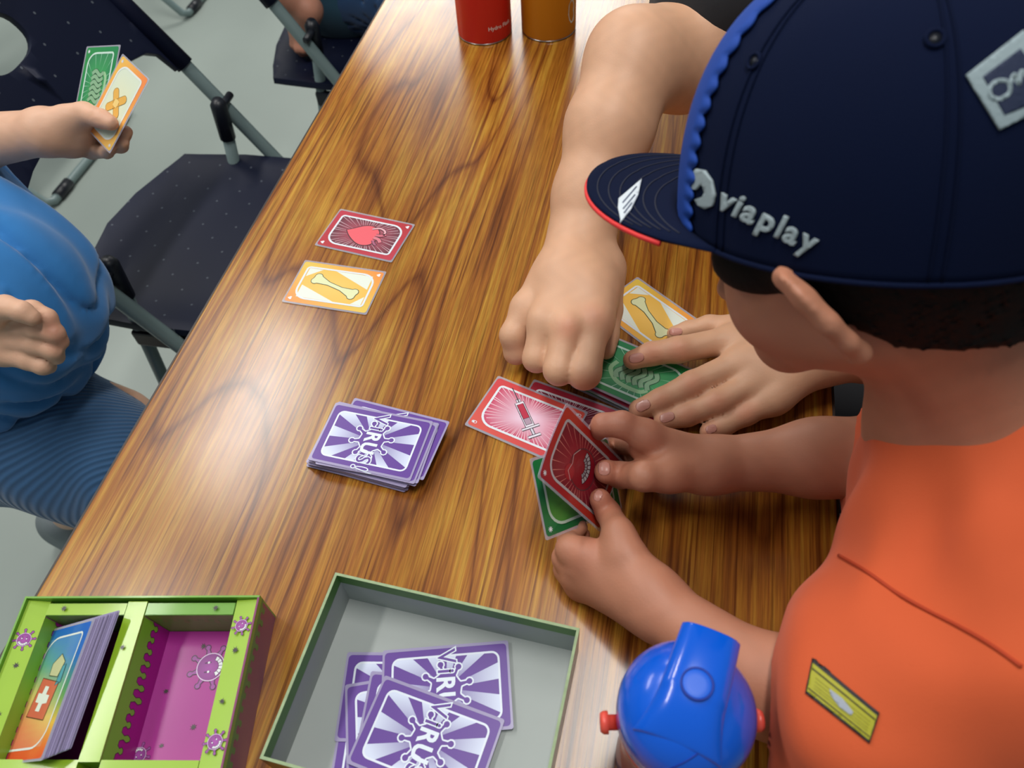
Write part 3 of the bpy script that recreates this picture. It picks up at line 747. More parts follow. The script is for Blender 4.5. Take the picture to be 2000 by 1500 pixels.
gr = tube('button_groove', [(bp_[0] + .0079 * math.cos(q), bp_[1] + .0079 * math.sin(q), zc + .0352) for q in np.linspace(0, 2 * math.pi, 28, endpoint=False)], .0006, mat('blue_shadow_groove', (4, 44, 150), .5), kb, 6, True)
sl = []
for k in range(14):
    t = k / 13; q = sv * (-(.011 - .012 * t + .006 * math.sin(t * 3))) + dv * (-.010 - .024 * t); sl.append((q[0], q[1], dome_z(q[0], q[1]) + .0001))
tube('lid_seam', sl, .0004, gr.data.materials[0], kb, 6)
for s, wd in ((-1, 0), (1, 0)):
    dirx = unit(np.array([RT[0], RT[1], 0])) * s
    p0 = dirx * .0325; nm = lambda r, t: (p0[0] + dirx[0] * t, p0[1] + dirx[1] * t, zc - .022)
    tube('strap_lug', [nm(0, 0), nm(0, .008), nm(0, .0081), nm(0, .0105), nm(0, .0106), nm(0, .0125)], [.0042, .0042, .0062, .0062, .0062, .0050], M_CORAL, kb, 20)

# ================================================================== folding chairs
def chair_mat():
    m = mat('navy_perforated_plastic', (14, 20, 44), .5, spec=.25); nt = m.node_tree; N = nt.nodes; L = nt.links; b = N['Principled BSDF']
    tc = N.new('ShaderNodeTexCoord'); mp = N.new('ShaderNodeMapping'); mp.inputs['Scale'].default_value = (24, 24, 24); mp.inputs['Rotation'].default_value = (0, 0, .78); L.new(tc.outputs['UV'], mp.inputs[0])
    fr = N.new('ShaderNodeVectorMath'); fr.operation = 'FRACTION'; L.new(mp.outputs[0], fr.inputs[0])
    ds = N.new('ShaderNodeVectorMath'); ds.operation = 'DISTANCE'; ds.inputs[1].default_value = (.5, .5, 0); L.new(fr.outputs[0], ds.inputs[0])
    lt = N.new('ShaderNodeMath'); lt.operation = 'LESS_THAN'; lt.inputs[1].default_value = .042; L.new(ds.outputs['Value'], lt.inputs[0])
    mx = N.new('ShaderNodeMix'); mx.data_type = 'RGBA'; mx.inputs[6].default_value = lin((14, 20, 44)); mx.inputs[7].default_value = lin((84, 90, 100)); L.new(lt.outputs[0], mx.inputs[0]); L.new(mx.outputs[2], b.inputs['Base Color'])
    return m
M_NAVY = chair_mat()
def uvz(me, f):
    uv = me.uv_layers.new(name='UVMap')
    for l in me.loops:
        uv.data[l.index].uv = f(me.vertices[l.vertex_index].co)
def grid_panel(name, outline, hole, zf, th, mt, parent, cuts=18, axis=1):
    """flat outline in (u,v) -> bent slab; zf(u,v) gives world point, nf normal thickness along local normal"""
    bm = bmesh.new()
    vs = [bm.verts.new((p[0], p[1], 0)) for p in outline]; es = [bm.edges.new((vs[i], vs[(i + 1) % len(vs)])) for i in range(len(vs))]
    if hole:
        hv = [bm.verts.new((p[0], p[1], 0)) for p in hole]; es += [bm.edges.new((hv[i], hv[(i + 1) % len(hv)])) for i in range(len(hv))]
    bmesh.ops.triangle_fill(bm, edges=es, use_beauty=True)
    us = [p[0] for p in outline]; ws = [p[1] for p in outline]
    for ax, lo, hi in ((0, min(us), max(us)), (1, min(ws), max(ws))):
        for k in range(1, cuts):
            c = [0, 0, 0]; c[ax] = lo + (hi - lo) * k / cuts; n = [0, 0, 0]; n[ax] = 1
            bmesh.ops.bisect_plane(bm, geom=bm.verts[:] + bm.edges[:] + bm.faces[:], plane_co=c, plane_no=n)
    me = bpy.data.meshes.new(name); bm.to_mesh(me); bm.free()
    uvz(me, lambda co: (co.x, co.y))
    for v in me.vertices: v.co = zf(v.co.x, v.co.y)
    o = link(name, me, mt, parent, True); add_mod(o, 'SOLIDIFY', thickness=th, offset=0)
    add_mod(o, 'BEVEL', width=.003, segments=2, limit_method='ANGLE', angle_limit=math.radians(50))
    return o
HWc = .215
def make_chair(loc, rz, label, group=None):
    o = thing('folding_chair', label, 'chair', loc, rz, group)
    xt = lambda z: -.6 * (z - .44)
    pts = []
    for y in (-HWc, HWc):
        col = [(xt(.86), y * .93, .86), (xt(.80), y, .80), (xt(.44), y, .44), (xt(.08), y, .08), (xt(.02) + .012, y * .985, .024)]
        pts.append(col if y < 0 else col[::-1])
    loop = [(xt(.885), -HWc * .80, .885)] + pts[0] + [(xt(.02) + .02, -HWc * .90, .013)] + [(xt(.02) + .02, HWc * .90, .013)] + pts[1] + [(xt(.885), HWc * .80, .885)]
    tube('front_frame', [Vector(p) for p in loop], .0115, M_TUBE, o, 12, closed=True)
    rl = [(-.055, -HWc + .026, .545), (-.09, -HWc + .026, .30), (-.125, -HWc + .026, .06), (-.128, -HWc + .045, .02), (-.130, -HWc + .075, .013), (-.130, HWc - .075, .013), (-.128, HWc - .045, .02), (-.125, HWc - .026, .06), (-.09, HWc - .026, .30), (-.055, HWc - .026, .545)]
    tube('rear_frame', rl, .0105, M_TUBE, o, 12)
    for s in (-1, 1):
        tube('pivot_cap', [(-.054, s * (HWc - .026), .575), (-.056, s * (HWc - .026), .565), (-.062, s * (HWc - .026), .50)], [.008, .0135, .0135], M_BLACKP, o, 14)
        tube('pivot_bolt', [(-.054, s * (HWc - .030), .558), (-.054, s * (HWc + .014), .558)], .0065, M_BLACKP, o, 14)
        tube('foot_pad', [(xt(.02) + .021, s * HWc * .55, .0075), (xt(.02) + .021, s * HWc * .82, .0075)], .0145, M_BLACKP, o, 12).location.z = .0075
        bm = bmesh.new(); box_bm(bm, (-.02, s * (HWc - .018), .418), (.12, .014, .030), bev=.004); frombm('seat_bracket', bm, M_BLACKP, o)
    # seat
    so = [(.235, .155), (.22, .19), (.17, .205), (-.05, .205), (-.165, .195), (-.185, .15), (-.205, .08), (-.215, 0), (-.205, -.08), (-.185, -.15), (-.165, -.195), (-.05, -.205), (.17, -.205), (.22, -.19), (.235, -.155)]
    def zs(u, v):
        e = min(1, max(0, (.205 - abs(v)) / .06)); f = min(1, max(0, (u + .215) / .07)); g = min(1, max(0, (.235 - u) / .06))
        return (u, v, .449 - .010 * e * f * g - (.018 * (1 - g) ** 2))
    grid_panel('seat', so, None, zs, .012, M_NAVY, o)
    # backrest
    bo = []
    W_ = HWc + .013
    for a_ in np.linspace(-1, 1, 13): bo.append((a_ * (W_ - .012), .90 - .025 * a_ * a_))
    bo += [(W_, .84), (W_, .618), (W_ - .028, .616), (W_ - .034, .645), (W_ - .050, .656)]
    for a_ in np.linspace(.75, -.75, 9): bo.append((a_ * (W_ - .055), .660 + .010 * (1 - a_ * a_)))
    bo += [(-W_ + .050, .656), (-W_ + .034, .645), (-W_ + .028, .616), (-W_, .618), (-W_, .84)]
    ho = [(.052 * math.copysign(abs(math.cos(q)) ** .7, math.cos(q)), .768 + .028 * math.copysign(abs(math.sin(q)) ** .8, math.sin(q))) for q in np.linspace(0, 2 * math.pi, 28, endpoint=False)]
    def zb(u, v): return (xt(v) - .022 * (1 - (u / W_) ** 2) - .004, u, v)
    grid_panel('backrest', bo, ho, zb, .011, M_NAVY, o)
    for s in (-1, 1):
        tube('backrest_sleeve', [(xt(.617), s * HWc, .617), (xt(.86), s * (HWc - .004), .845)], .0155, M_NAVY, o, 16)
    return o
def dup(root, loc, rz, label, group=None):
    r = root.copy(); COL.objects.link(r); r.location = loc; r.rotation_euler = (0, 0, rz); r['label'] = label
    if group: r['group'] = group
    for ch in list(root.children):
        c = ch.copy(); COL.objects.link(c); c.parent = r
    return r
ch1 = make_chair((-.69, .848, 0), 0.02, 'empty navy folding chair tucked under the left edge of the table')
dup(ch1, (-.625, 1.485, 0), 0, 'navy folding chair at the top, with a hand gripping its seat')
dup(ch1, (-1.83, 1.53, 0), 0, 'folding chair at the far left, only its floor rail in view')
dup(ch1, (-1.90, 2.47, 0), 0, 'folding chair farthest back, floor rail corner showing at the top left')

# ================================================================== implicit surfaces for bodies and clothes
class Prim:
    def __init__(s, kind, k=.01, **d): s.kind = kind; s.k = k; s.__dict__.update(d)
    def bound(s):
        if s.kind == 'cone': return (s.a + s.b) / 2, np.linalg.norm(s.a - s.b) / 2 + max(s.ra, s.rb)
        return s.c, max(s.r)
    def ev(s, P):
        if s.kind == 'cone':
            ba = s.b - s.a; L2 = ba @ ba + 1e-12; h = np.clip(((P - s.a) @ ba) / L2, 0, 1)
            d = np.linalg.norm(P - s.a - h[..., None] * ba, axis=-1)
            return d - (s.ra + (s.rb - s.ra) * h)
        q = (P - s.c) @ s.R.T
        k0 = np.linalg.norm(q / s.r, axis=-1); k1 = np.linalg.norm(q / (s.r ** 2), axis=-1)
        return k0 * (k0 - 1) / (k1 + 1e-9)
A_ = lambda v: np.asarray(v, float)
def cone(a, b, ra, rb=None, k=.01): return Prim('cone', k, a=A_(a), b=A_(b), ra=ra, rb=ra if rb is None else rb)
def ell(c, r, R=None, k=.01): return Prim('ell', k, c=A_(c), r=A_(r), R=np.eye(3) if R is None else np.array(R))
def chain(pts, rs, k=.004): return [cone(pts[i], pts[i + 1], rs[i], rs[i + 1], k) for i in range(len(pts) - 1)]
def smin(a, b, k):
    if k <= 0: return np.minimum(a, b)
    h = np.maximum(k - np.abs(a - b), 0) / k; return np.minimum(a, b) - h * h * k * .25
def surf(base, groups=(), h=.003, shell=0, clip=(), disp=None, cut=()):
    """base: list of Prim blended together; groups: [(prims, k)] each blended with the base only. Returns V, F."""
    allp = list(base) + [p for g, _ in groups for p in g]
    lo = np.min([p.bound()[0] - p.bound()[1] for p in allp], 0) - 3 * h; hi = np.max([p.bound()[0] + p.bound()[1] for p in allp], 0) + 3 * h
    B = 20; nb = np.ceil((hi - lo) / (h * B)).astype(int); n = nb * B + 2
    ids = []; VV = []; QQ = []
    g1 = np.arange(B + 2)
    offs = np.stack(np.meshgrid(g1, g1, g1, indexing='ij'), -1)
    rad = (B + 1) * h * .5 * math.sqrt(3)
    bb = [(p,) + p.bound() for p in base]; gb = [([(p,) + p.bound() for p in g], k) for g, k in groups]
    mg = .022 + shell
    def key(i): return (i[..., 0].astype(np.int64) * n[1] + i[..., 1]) * n[2] + i[..., 2]
    def ev(P, c):
        d = None
        for p, pc, pr in bb:
            if np.linalg.norm(pc - c) > pr + rad + mg: continue
            e = p.ev(P); d = e if d is None else smin(d, e, p.k)
        tot = d
        for g, kg in gb:
            e = None
            for p, pc, pr in g:
                if np.linalg.norm(pc - c) > pr + rad + mg: continue
                q = p.ev(P); e = q if e is None else smin(e, q, p.k)
            if e is None: continue
            e = e if d is None else smin(d, e, kg)
            tot = e if tot is None else np.minimum(tot, e)
        return tot
    for bi in range(nb[0]):
        for bj in range(nb[1]):
            for bk in range(nb[2]):
                o = np.array([bi, bj, bk]) * B; c = lo + (o + (B + 1) / 2) * h
                probe = ev(c[None, :], c)
                if probe is None or (abs(probe[0]) > rad * 1.6 + shell + .01): continue
                P = lo + (o + offs) * h
                D_ = ev(P, c)
                if disp is not None: D_ = D_ + disp(P)
                if shell: D_ = np.maximum(D_, -(D_ + shell))
                for pc, pn in clip: D_ = np.maximum(D_, (P - pc) @ pn)
                for q in cut: D_ = np.maximum(D_, -q.ev(P))
                s_ = D_ < 0
                C = s_[:B + 1, :B + 1, :B + 1].astype(np.int8)
                tot = sum(s_[i:B + 1 + i, j:B + 1 + j, k:B + 1 + k].astype(np.int8) for i in (0, 1) for j in (0, 1) for k in (0, 1))[:B, :B, :B]
                act = np.argwhere((tot > 0) & (tot < 8))
                if len(act):
                    acc = np.zeros((len(act), 3)); cnt = np.zeros(len(act))
                    cr = [(i, j, k) for i in (0, 1) for j in (0, 1) for k in (0, 1)]
                    val = {q: D_[act[:, 0] + q[0], act[:, 1] + q[1], act[:, 2] + q[2]] for q in cr}
                    for q in cr:
                        for ax in range(3):
                            if q[ax] == 0:
                                r = list(q); r[ax] = 1; r = tuple(r); a, b = val[q], val[r]; m_ = (a < 0) != (b < 0)
                                t = np.where(m_, a / np.where(m_, a - b, 1), 0); pt = np.repeat(np.array([q], float), len(act), 0); pt[:, ax] = t
                                acc += pt * m_[:, None]; cnt += m_
                    VV.append(lo + (o + act + acc / cnt[:, None]) * h); ids.append(key(act + o))
                for ax in range(3):
                    e1 = [0, 0, 0]; e1[ax] = 1; u, v = [(1, 2), (2, 0), (0, 1)][ax]
                    a = s_[:B, :B, :B]; b = s_[e1[0]:B + e1[0], e1[1]:B + e1[1], e1[2]:B + e1[2]]
                    E_ = np.argwhere(a != b)
                    if not len(E_): continue
                    sgn = a[E_[:, 0], E_[:, 1], E_[:, 2]]; G = E_ + o
                    ok = (G[:, u] > 0) & (G[:, v] > 0); G = G[ok]; sgn = sgn[ok]
                    eu = np.zeros(3, int); eu[u] = 1; ev_ = np.zeros(3, int); ev_[v] = 1
                    q = np.stack([key(G - eu - ev_), key(G - ev_), key(G), key(G - eu)], 1); q[~sgn] = q[~sgn][:, ::-1]
                    QQ.append(q)
    ids = np.concatenate(ids); VV = np.concatenate(VV); QQ = np.concatenate(QQ)
    od = np.argsort(ids); si = ids[od]; ix = np.searchsorted(si, QQ); ix = np.clip(ix, 0, len(si) - 1); good = (si[ix] == QQ).all(1)
    return VV[od], ix[good]
def smesh(name, vf, mt, parent=None, col=None, smooth_it=2):
    V, F = vf
    me = bpy.data.meshes.new(name); me.vertices.add(len(V)); me.vertices.foreach_set('co', V.astype(np.float32).ravel())
    me.loops.add(len(F) * 4); me.loops.foreach_set('vertex_index', F.astype(np.int32).ravel())
    me.polygons.add(len(F)); me.polygons.foreach_set('loop_start', np.arange(0, len(F) * 4, 4, dtype=np.int32))
    me.update(calc_edges=True); me.validate(); me.shade_smooth()
    if col is not None:
        a = me.color_attributes.new('Col', 'FLOAT_COLOR', 'POINT'); C = np.ones((len(V), 4), np.float32); C[:, :3] = col(V); a.data.foreach_set('color', C.ravel())
    o = link(name, me, mt, None)
    if parent is not None: o.parent = parent
    if smooth_it:
        add_mod(o, 'SMOOTH', factor=.5, iterations=smooth_it)
    return o
def nearest(V, pts, rad):
    w_ = np.zeros(len(V))
    for p in pts: w_ = np.maximum(w_, np.exp(-((np.linalg.norm(V - A_(p), axis=1) / rad) ** 2)))
    return w_
def skin_col(base, red, joints, rad=.008, amt=.5):
    b = np.array(lin(base)[:3]); r = np.array(lin(red)[:3])
    def f(V):
        w_ = (nearest(V, joints, rad) * amt)[:, None] if len(joints) else 0
        n = (np.sin(V[:, 0] * 310 + 2 * np.sin(V[:, 1] * 170)) * np.sin(V[:, 2] * 260 + V[:, 1] * 120))[:, None] * .03
        return (b * (1 - w_) + r * w_) * (1 + n)
    return f
M_SKIN = attr_mat('skin', .52, 0, .3, sss=.12, bump=.12)
M_NAIL = mat('fingernail', (192, 132, 118), .35, coat=.1)
M_HAIR = mat('dark_hair', (9, 7, 7), .7, bump=.4, bscale=260, spec=.2)
M_EYE = mat('eye_white', (220, 216, 210), .2); M_IRIS = mat('iris', (40, 26, 18), .15)
def head_prims(c, Fv, Uv, s=1.0, nose=True):
    """skull, jaw, nose, ears; c = centre at eye level. local axes F forward, L left, U up"""
    Fv = unit(Fv); Uv = unit(A_(Uv) - Fv * (A_(Uv) @ Fv)); Lv = np.cross(Uv, Fv); R = np.array([Fv, Lv, Uv])
    W3 = lambda f, l, u: A_(c) + (Fv * f + Lv * l + Uv * u) * s
    E3 = lambda p, r, k=.012, rr=None: ell(W3(*p), A_(r) * s, R if rr is None else rr, k * s)
    pr = [E3((-.012, 0, .028), (.091, .074, .080)), E3((.031, 0, -.016), (.048, .054, .052), .03), cone(W3(.000, .038, -.042), W3(.058, .006, -.066), .018 * s, .016 * s, .03 * s), cone(W3(.000, -.038, -.042), W3(.058, -.006, -.066), .018 * s, .016 * s, .03 * s),
          E3((.050, .028, -.030), (.024, .022, .024), .02), E3((.050, -.028, -.030), (.024, .022, .024), .02),
          cone(W3(.076, 0, -.002), W3(.092, 0, -.026), .006 * s, .009 * s, .012 * s), E3((.084, .009, -.028), (.008, .006, .006), .006), E3((.084, -.009, -.028), (.008, .006, .006), .006),
          E3((.074, 0, -.045), (.010, .018, .005), .006), E3((.073, 0, -.053), (.010, .015, .005), .006)]
    return pr, W3, R
def ears(W3, R, s=1.0, out=.35, lean=-.22):
    g = []
    for sg in (-1, 1):
        an = out
        F_, L_, U_ = R; L2 = L_ * sg
        # ear plane: spanned by a (back-out) and U ; thin along n
        a = unit(-F_ * math.cos(an) + L2 * math.sin(an)); u = unit(U_ * .97 + F_ * lean); n = np.cross(a, u)
        c = W3(-.002, .079 * sg, -.013)
        cc = lambda p, q, t=0: c + (a * p + u * q + n * t) * s
        rim = [cc(-.006, .012), cc(.002, .026), cc(.014, .029), cc(.022, .018), cc(.022, .002), cc(.014, -.014), cc(.004, -.026)]
        g.append((chain(rim, [.0035 * s, .0042 * s, .0045 * s, .0045 * s, .0045 * s, .0045 * s, .0065 * s], .004) + [ell(cc(.008, .004), np.array([.020, .028, .0050]) * s, np.array([a, u, n]), .004)], .006))
    return g
def eyes(W3, R, parent, s=1.0):
    for sg in (-1, 1):
        for nm, f, r, m_ in (('eyeball', .060, .0125, M_EYE), ('iris', .0675, .0058, M_IRIS)):
            bm = bmesh.new(); bmesh.ops.create_uvsphere(bm, u_segments=16, v_segments=10, radius=r * s); p = W3(f, .031 * sg, -.004)
            for v in bm.verts: v.co += Vector(p)
            frombm(nm, bm, m_, parent, True)
def bvh_of(o):
    dg = bpy.context.evaluated_depsgraph_get(); e = o.evaluated_get(dg); me = e.to_mesh(); V = [o.matrix_world @ v.co for v in me.vertices]; P = [tuple(p.vertices) for p in me.polygons]; e.to_mesh_clear()
    return BVHTree.FromPolygons(V, P)
def drape(name, bvh, art_, mt, parent, off=.0008, sub=4.0, th=.0006, lift=.0002):
    """lay flat artwork given in picture pixels onto a solid surface: every point is found on the surface and kept there in 3D"""
    bm = bmesh.new(); cl = bm.verts.layers.float_color.new('Col'); vs = [bm.verts.new((v[0], v[1], v[2])) for v in art_.V]
    for v, c in zip(vs, art_.C): v[cl] = c
    for f in art_.F:
        try: bm.faces.new([vs[i] for i in f])
        except ValueError: pass
    for ax in (0, 1):
        lo = min(v.co[ax] for v in bm.verts); hi = max(v.co[ax] for v in bm.verts); c = lo + sub
        while c < hi:
            co_ = [0, 0, 0]; co_[ax] = c; nn = [0, 0, 0]; nn[ax] = 1
            bmesh.ops.bisect_plane(bm, geom=bm.verts[:] + bm.edges[:] + bm.faces[:], plane_co=co_, plane_no=nn); c += sub
    bad = []
    for v in bm.verts:
        r = Vector(ray(v.co.x, v.co.y)).normalized(); hit, nrm, _, _ = bvh.ray_cast(Vector(CAM), r)
        if hit is None: bad.append(v); continue
        if nrm.dot(r) > 0: nrm = -nrm
        v.co = hit + nrm * (off + lift * (v.co.z / .05))
    bmesh.ops.delete(bm, geom=bad, context='VERTS')
    bmesh.ops.reverse_faces(bm, faces=bm.faces[:])
    bmesh.ops.recalc_face_normals(bm, faces=bm.faces[:]) if False else None
    o = frombm(name, bm, mt, None, True)
    if parent is not None: o.parent = parent
    if th: add_mod(o, 'SOLIDIFY', thickness=th, offset=-1)
    return o
def nail(bvh, parent, cx, cy, rx, ry, ang, colr=(206, 158, 150)):
    a = Art(); o = []
    for k in range(20):
        q = 2 * math.pi * k / 20; x = rx * math.copysign(abs(math.cos(q)) ** .75, math.cos(q)); y = ry * math.copysign(abs(math.sin(q)) ** .75, math.sin(q)); c, s_ = math.cos(ang), math.sin(ang)
        o.append((cx + x * c - y * s_, cy + x * s_ + y * c))
    a.poly(o, colr, 0); return drape('fingernail', bvh, a, M_NAIL, parent, .0003, 3.0, .0005)
def cloth_mat(name, color, rough=.85, sheen=.2, rib=0, rib_scale=300, rot=(0, 0, 0), noise_=.06, nsc=30):
    m = mat(name, color, rough, sheen=sheen, noise=noise_, nscale=nsc); nt = m.node_tree; N = nt.nodes; L = nt.links; b = N['Principled BSDF']
    tc = N.new('ShaderNodeTexCoord')
    wv = N.new('ShaderNodeTexNoise'); wv.inputs['Scale'].default_value = 900
    src = wv.outputs['Fac']; st = .25; dist = .0004
    L.new(tc.outputs['Object'], wv.inputs['Vector'])
    if rib:
        mp = N.new('ShaderNodeMapping'); mp.inputs['Rotation'].default_value = rot; L.new(tc.outputs['Object'], mp.inputs[0])
        w2 = N.new('ShaderNodeTexWave'); w2.inputs['Scale'].default_value = rib_scale; w2.inputs['Distortion'].default_value = .6; L.new(mp.outputs[0], w2.inputs['Vector']); src = w2.outputs['Fac']; st = rib; dist = .0015
        ba = b.inputs['Base Color'].links[0].from_socket
        mx = N.new('ShaderNodeMix'); mx.data_type = 'RGBA'; mx.blend_type = 'MULTIPLY'; mx.inputs[0].default_value = .55; r = N.new('ShaderNodeValToRGB'); r.color_ramp.elements[0].color = (.42, .45, .5, 1); L.new(src, r.inputs[0]); L.new(ba, mx.inputs[6]); L.new(r.outputs[0], mx.inputs[7]); L.new(mx.outputs[2], b.inputs['Base Color'])
    bp = N.new('ShaderNodeBump'); bp.inputs['Strength'].default_value = st; bp.inputs['Distance'].default_value = dist; L.new(src, bp.inputs['Height']); L.new(bp.outputs[0], b.inputs['Normal'])
    return m

# ================================================================== cards held by the boy
cA, cB, cC = D(1105, 787, .571), D(1048, 933, .547), D(1170, 1038, .605)
rx = unit(cA - cB); ry = unit(cB - cC); ry = unit(ry - rx * (rx @ ry)); rn = np.cross(rx, ry)       # portrait right, up, normal
if rn @ (CAM - cA) < 0: rn = -rn
cc_ = (cA + cC) / 2
hr = card('redgerm', art_red_germ, 'red card with a grinning heart germ, held by the boy in orange', cc_ - rn * .0006, ry, rx, bend=lambda x, y: 2.2 * x * x - .0008)
def onplane(px, py, off=0.0, o_=cc_, n_=rn):
    r = ray(px, py); t = ((o_ + n_ * off - CAM) @ n_) / (r @ n_); return CAM + r * t
gTL = D(1067, 1056, .574); gd = unit(D(1034, 889, .574) - gTL); gv = unit(RT * .98 + UP * .19); gv = unit(gv - gd * (gv @ gd)); gv = unit(gv * .76 + FW * .65)
gc_ = gTL + gd * .0302 + gv * .0452; gup = -gv
card('greengerm', art_green_germ, 'green card fanned out beneath the red one in the boy hands', gc_, gup, gd, bend=lambda x, y: -1.0 * (y - .03) ** 2 - .0005)

# ================================================================== the boy in the cap
boy = thing('person', 'boy in a navy cap and orange t-shirt, leaning over his two cards', 'person', (.38, .28, 0))
def bring(o, root):
    bpy.context.view_layer.update(); o.parent = root; o.matrix_parent_inverse = root.matrix_world.inverted(); return o
RCp = D(1690, 432, .42)
Uc = cv((-.10, .86, .50)); Fc_ = cv((-.79, .25, -.56)); Fc_ = unit(Fc_ - Uc * (Fc_ @ Uc)); Lc = np.cross(Uc, Fc_)
Us = cv((-.347, .869, .35)); Fs = cv((-.70, -.03, -.71)); Fs = unit(Fs - Us * (Fs @ Us))
HC = RCp - Us * .018 - Fs * .002 + RT * -.008 + UP * .010
hp, W3, HR = head_prims(HC, Fs, Us, .91)
NB = D(1905, 850, .485); CH_ = D(1960, 1010, .53)
SHL = A_((.235, .185, TZ + .155)); SHR = D(1890, 925, .56)
HIP = A_((.42, .28, TZ - .17))
LW = D(1285, 1185, .545); LE = D(1510, 1345, .485)
RW = D(1402, 907, .60); RE = D(1790, 882, .60)
base = hp + [cone(W3(-.035, 0, -.045), NB, .044, .050, .03), cone(NB, CH_, .055, .075, .04), cone(CH_, HIP, .085, .095, .04), cone(NB, SHL, .04, .038, .03), cone(NB, SHR, .04, .036, .03),
    cone(SHL, LE, .036, .0265, .02), cone(LE, LW, .0265, .0205, .02), cone(SHR, RE, .036, .0335, .02), cone(RE, (RE + RW) / 2, .0335, .0265, .02), cone((RE + RW) / 2, RW, .0265, .0200, .02),
    cone(HIP + A_((0, -.06, 0)), A_((.10, .20, TZ - .175)), .065, .050, .03), cone(HIP + A_((0, .06, 0)), A_((.10, .36, TZ - .175)), .065, .050, .03),
    cone(A_((.10, .20, TZ - .175)), A_((.14, .20, .10)), .045, .030, .03), cone(A_((.10, .36, TZ - .175)), A_((.14, .36, .10)), .045, .030, .03)]
# right hand (upper): palm
rM = [D(1262, 850, .588), D(1262, 872, .600), D(1272, 892, .612), D(1288, 912, .620)]
for q, r in zip(rM, (.0105, .0105, .010, .009)): base.append(cone(RW, q, .0150, r, .012))
base.append(cone(D(1370, 925, .592), D(1305, 925, .580), .0150, .0120, .012))
groups = ears(W3, HR, .98, .95, .62)
pl = onplane
rI = [rM[0], D(1215, 829, .585), D(1178, 830, .588), pl(1160, 848, -.009)]
groups.append((chain(rI, [.0108, .0098, .0085, .0072]), .008))
groups.append((chain([rM[1], D(1226, 862, .640), pl(1200, 872, -.040), pl(1165, 880, -.012)], [.0105, .0095, .0085, .0072]), .008))
groups.append((chain([rM[2], D(1240, 892, .655), pl(1205, 900, -.044), pl(1170, 905, -.014)], [.0100, .0090, .0080, .0070]), .008))
groups.append((chain([rM[3], D(1256, 918, .660), pl(1218, 925, -.046), pl(1190, 930, -.016)], [.0090, .0080, .0072, .0064]), .008))
rT = [D(1305, 928, .580), D(1258, 930, .572), pl(1212, 928, .0105), pl(1184, 921, .0088)]
groups.append((chain(rT, [.0120, .0108, .0098, .0092]), .010))
# left hand (lower)
lM = [D(1150, 1085, .572), D(1135, 1100, .580), D(1128, 1122, .586), D(1135, 1145, .590)]
for q, r in zip(lM, (.0110, .0108, .0105, .0095)): base.append(cone(LW, q, .0160, r, .014))
base.append(cone(D(1262, 1135, .548), D(1218, 1075, .560), .0150, .0120, .014))
groups.append((chain([lM[0], D(1112, 1072, .580), pl(1110, 1048, -.020), pl(1130, 1030, -.012)], [.0108, .0098, .0085, .0072]), .008))
groups.append((chain([lM[1], D(1104, 1090, .590), pl(1106, 1065, -.034), pl(1135, 1045, -.016)], [.0106, .0096, .0085, .0072]), .008))
groups.append((chain([lM[2], D(1106, 1112, .598), pl(1112, 1085, -.044), pl(1140, 1062, -.022)], [.0104, .0092, .0082, .0070]), .008))
groups.append((chain([lM[3], D(1116, 1130, .604), pl(1125, 1105, -.050), pl(1148, 1080, -.026)], [.0094, .0084, .0075, .0064]), .008))
lT = [D(1218, 1075, .560), D(1208, 1040, .566), pl(1188, 1002, .0098), pl(1172, 975, .0082)]
groups.append((chain(lT, [.0122, .0108, .0092, .0082]), .010))
jb = [rI[1], rI[2], rT[2], rT[3], lT[2], lT[3], lM[0], rM[0], W3(.05, .04, -.04)]
boyb = smesh('body', surf(base, groups, .0021), M_SKIN, None, skin_col((178, 120, 94), (190, 102, 84), jb, .012, .45)); bring(boyb, boy)
bb = bvh_of(boyb)
for a_ in ((1180, 915, 12, 13, 0), (1168, 968, 8, 11, .45)): nail(bb, boyb, *a_, colr=(200, 160, 160))
eyes(W3, HR, boyb, .97)
# eyebrow-less face is turned away; hair under the cap
Rh = HR
hairp = [ell(W3(-.018, 0, .022), A_((.095, .079, .086)) * .97, Rh), cone(W3(-.034, 0, .0), W3(-.041, 0, -.046), .060, .0505, .02)]
def hdisp(P): return .0016 * np.sin(P[..., 0] * 900 + 3 * np.sin(P[..., 1] * 400)) * np.sin(P[..., 2] * 700 + P[..., 1] * 500)
hl = unit(Fs * .80 + Us * -.55)
hcut_c = W3(-.010, 0, -.022)
hair = smesh('hair', surf(hairp, (), .0028, disp=hdisp, clip=[(RCp + Uc * .003, Uc), (W3(.040, 0, 0), unit(Fs * .85 + Us * -.15)), (W3(-.05, 0, -.050), unit(-Us + Fs * .25)), (hcut_c, unit(Fs * .75 - Us * .65))]), M_HAIR, None, smooth_it=1); bring(hair, boyb)
for sg in (1, -1):
    sbn = smesh('sideburn', surf([ell(W3(.030, .0610 * sg, .014), A_((.030, .0095, .020)), HR), cone(W3(.012, .066 * sg, .010), W3(.008, .066 * sg, -.014), .009, .006, .01)], (), .0022, clip=[(RCp + Uc * .003, Uc)]), M_HAIR, None, smooth_it=1); bring(sbn, boyb)
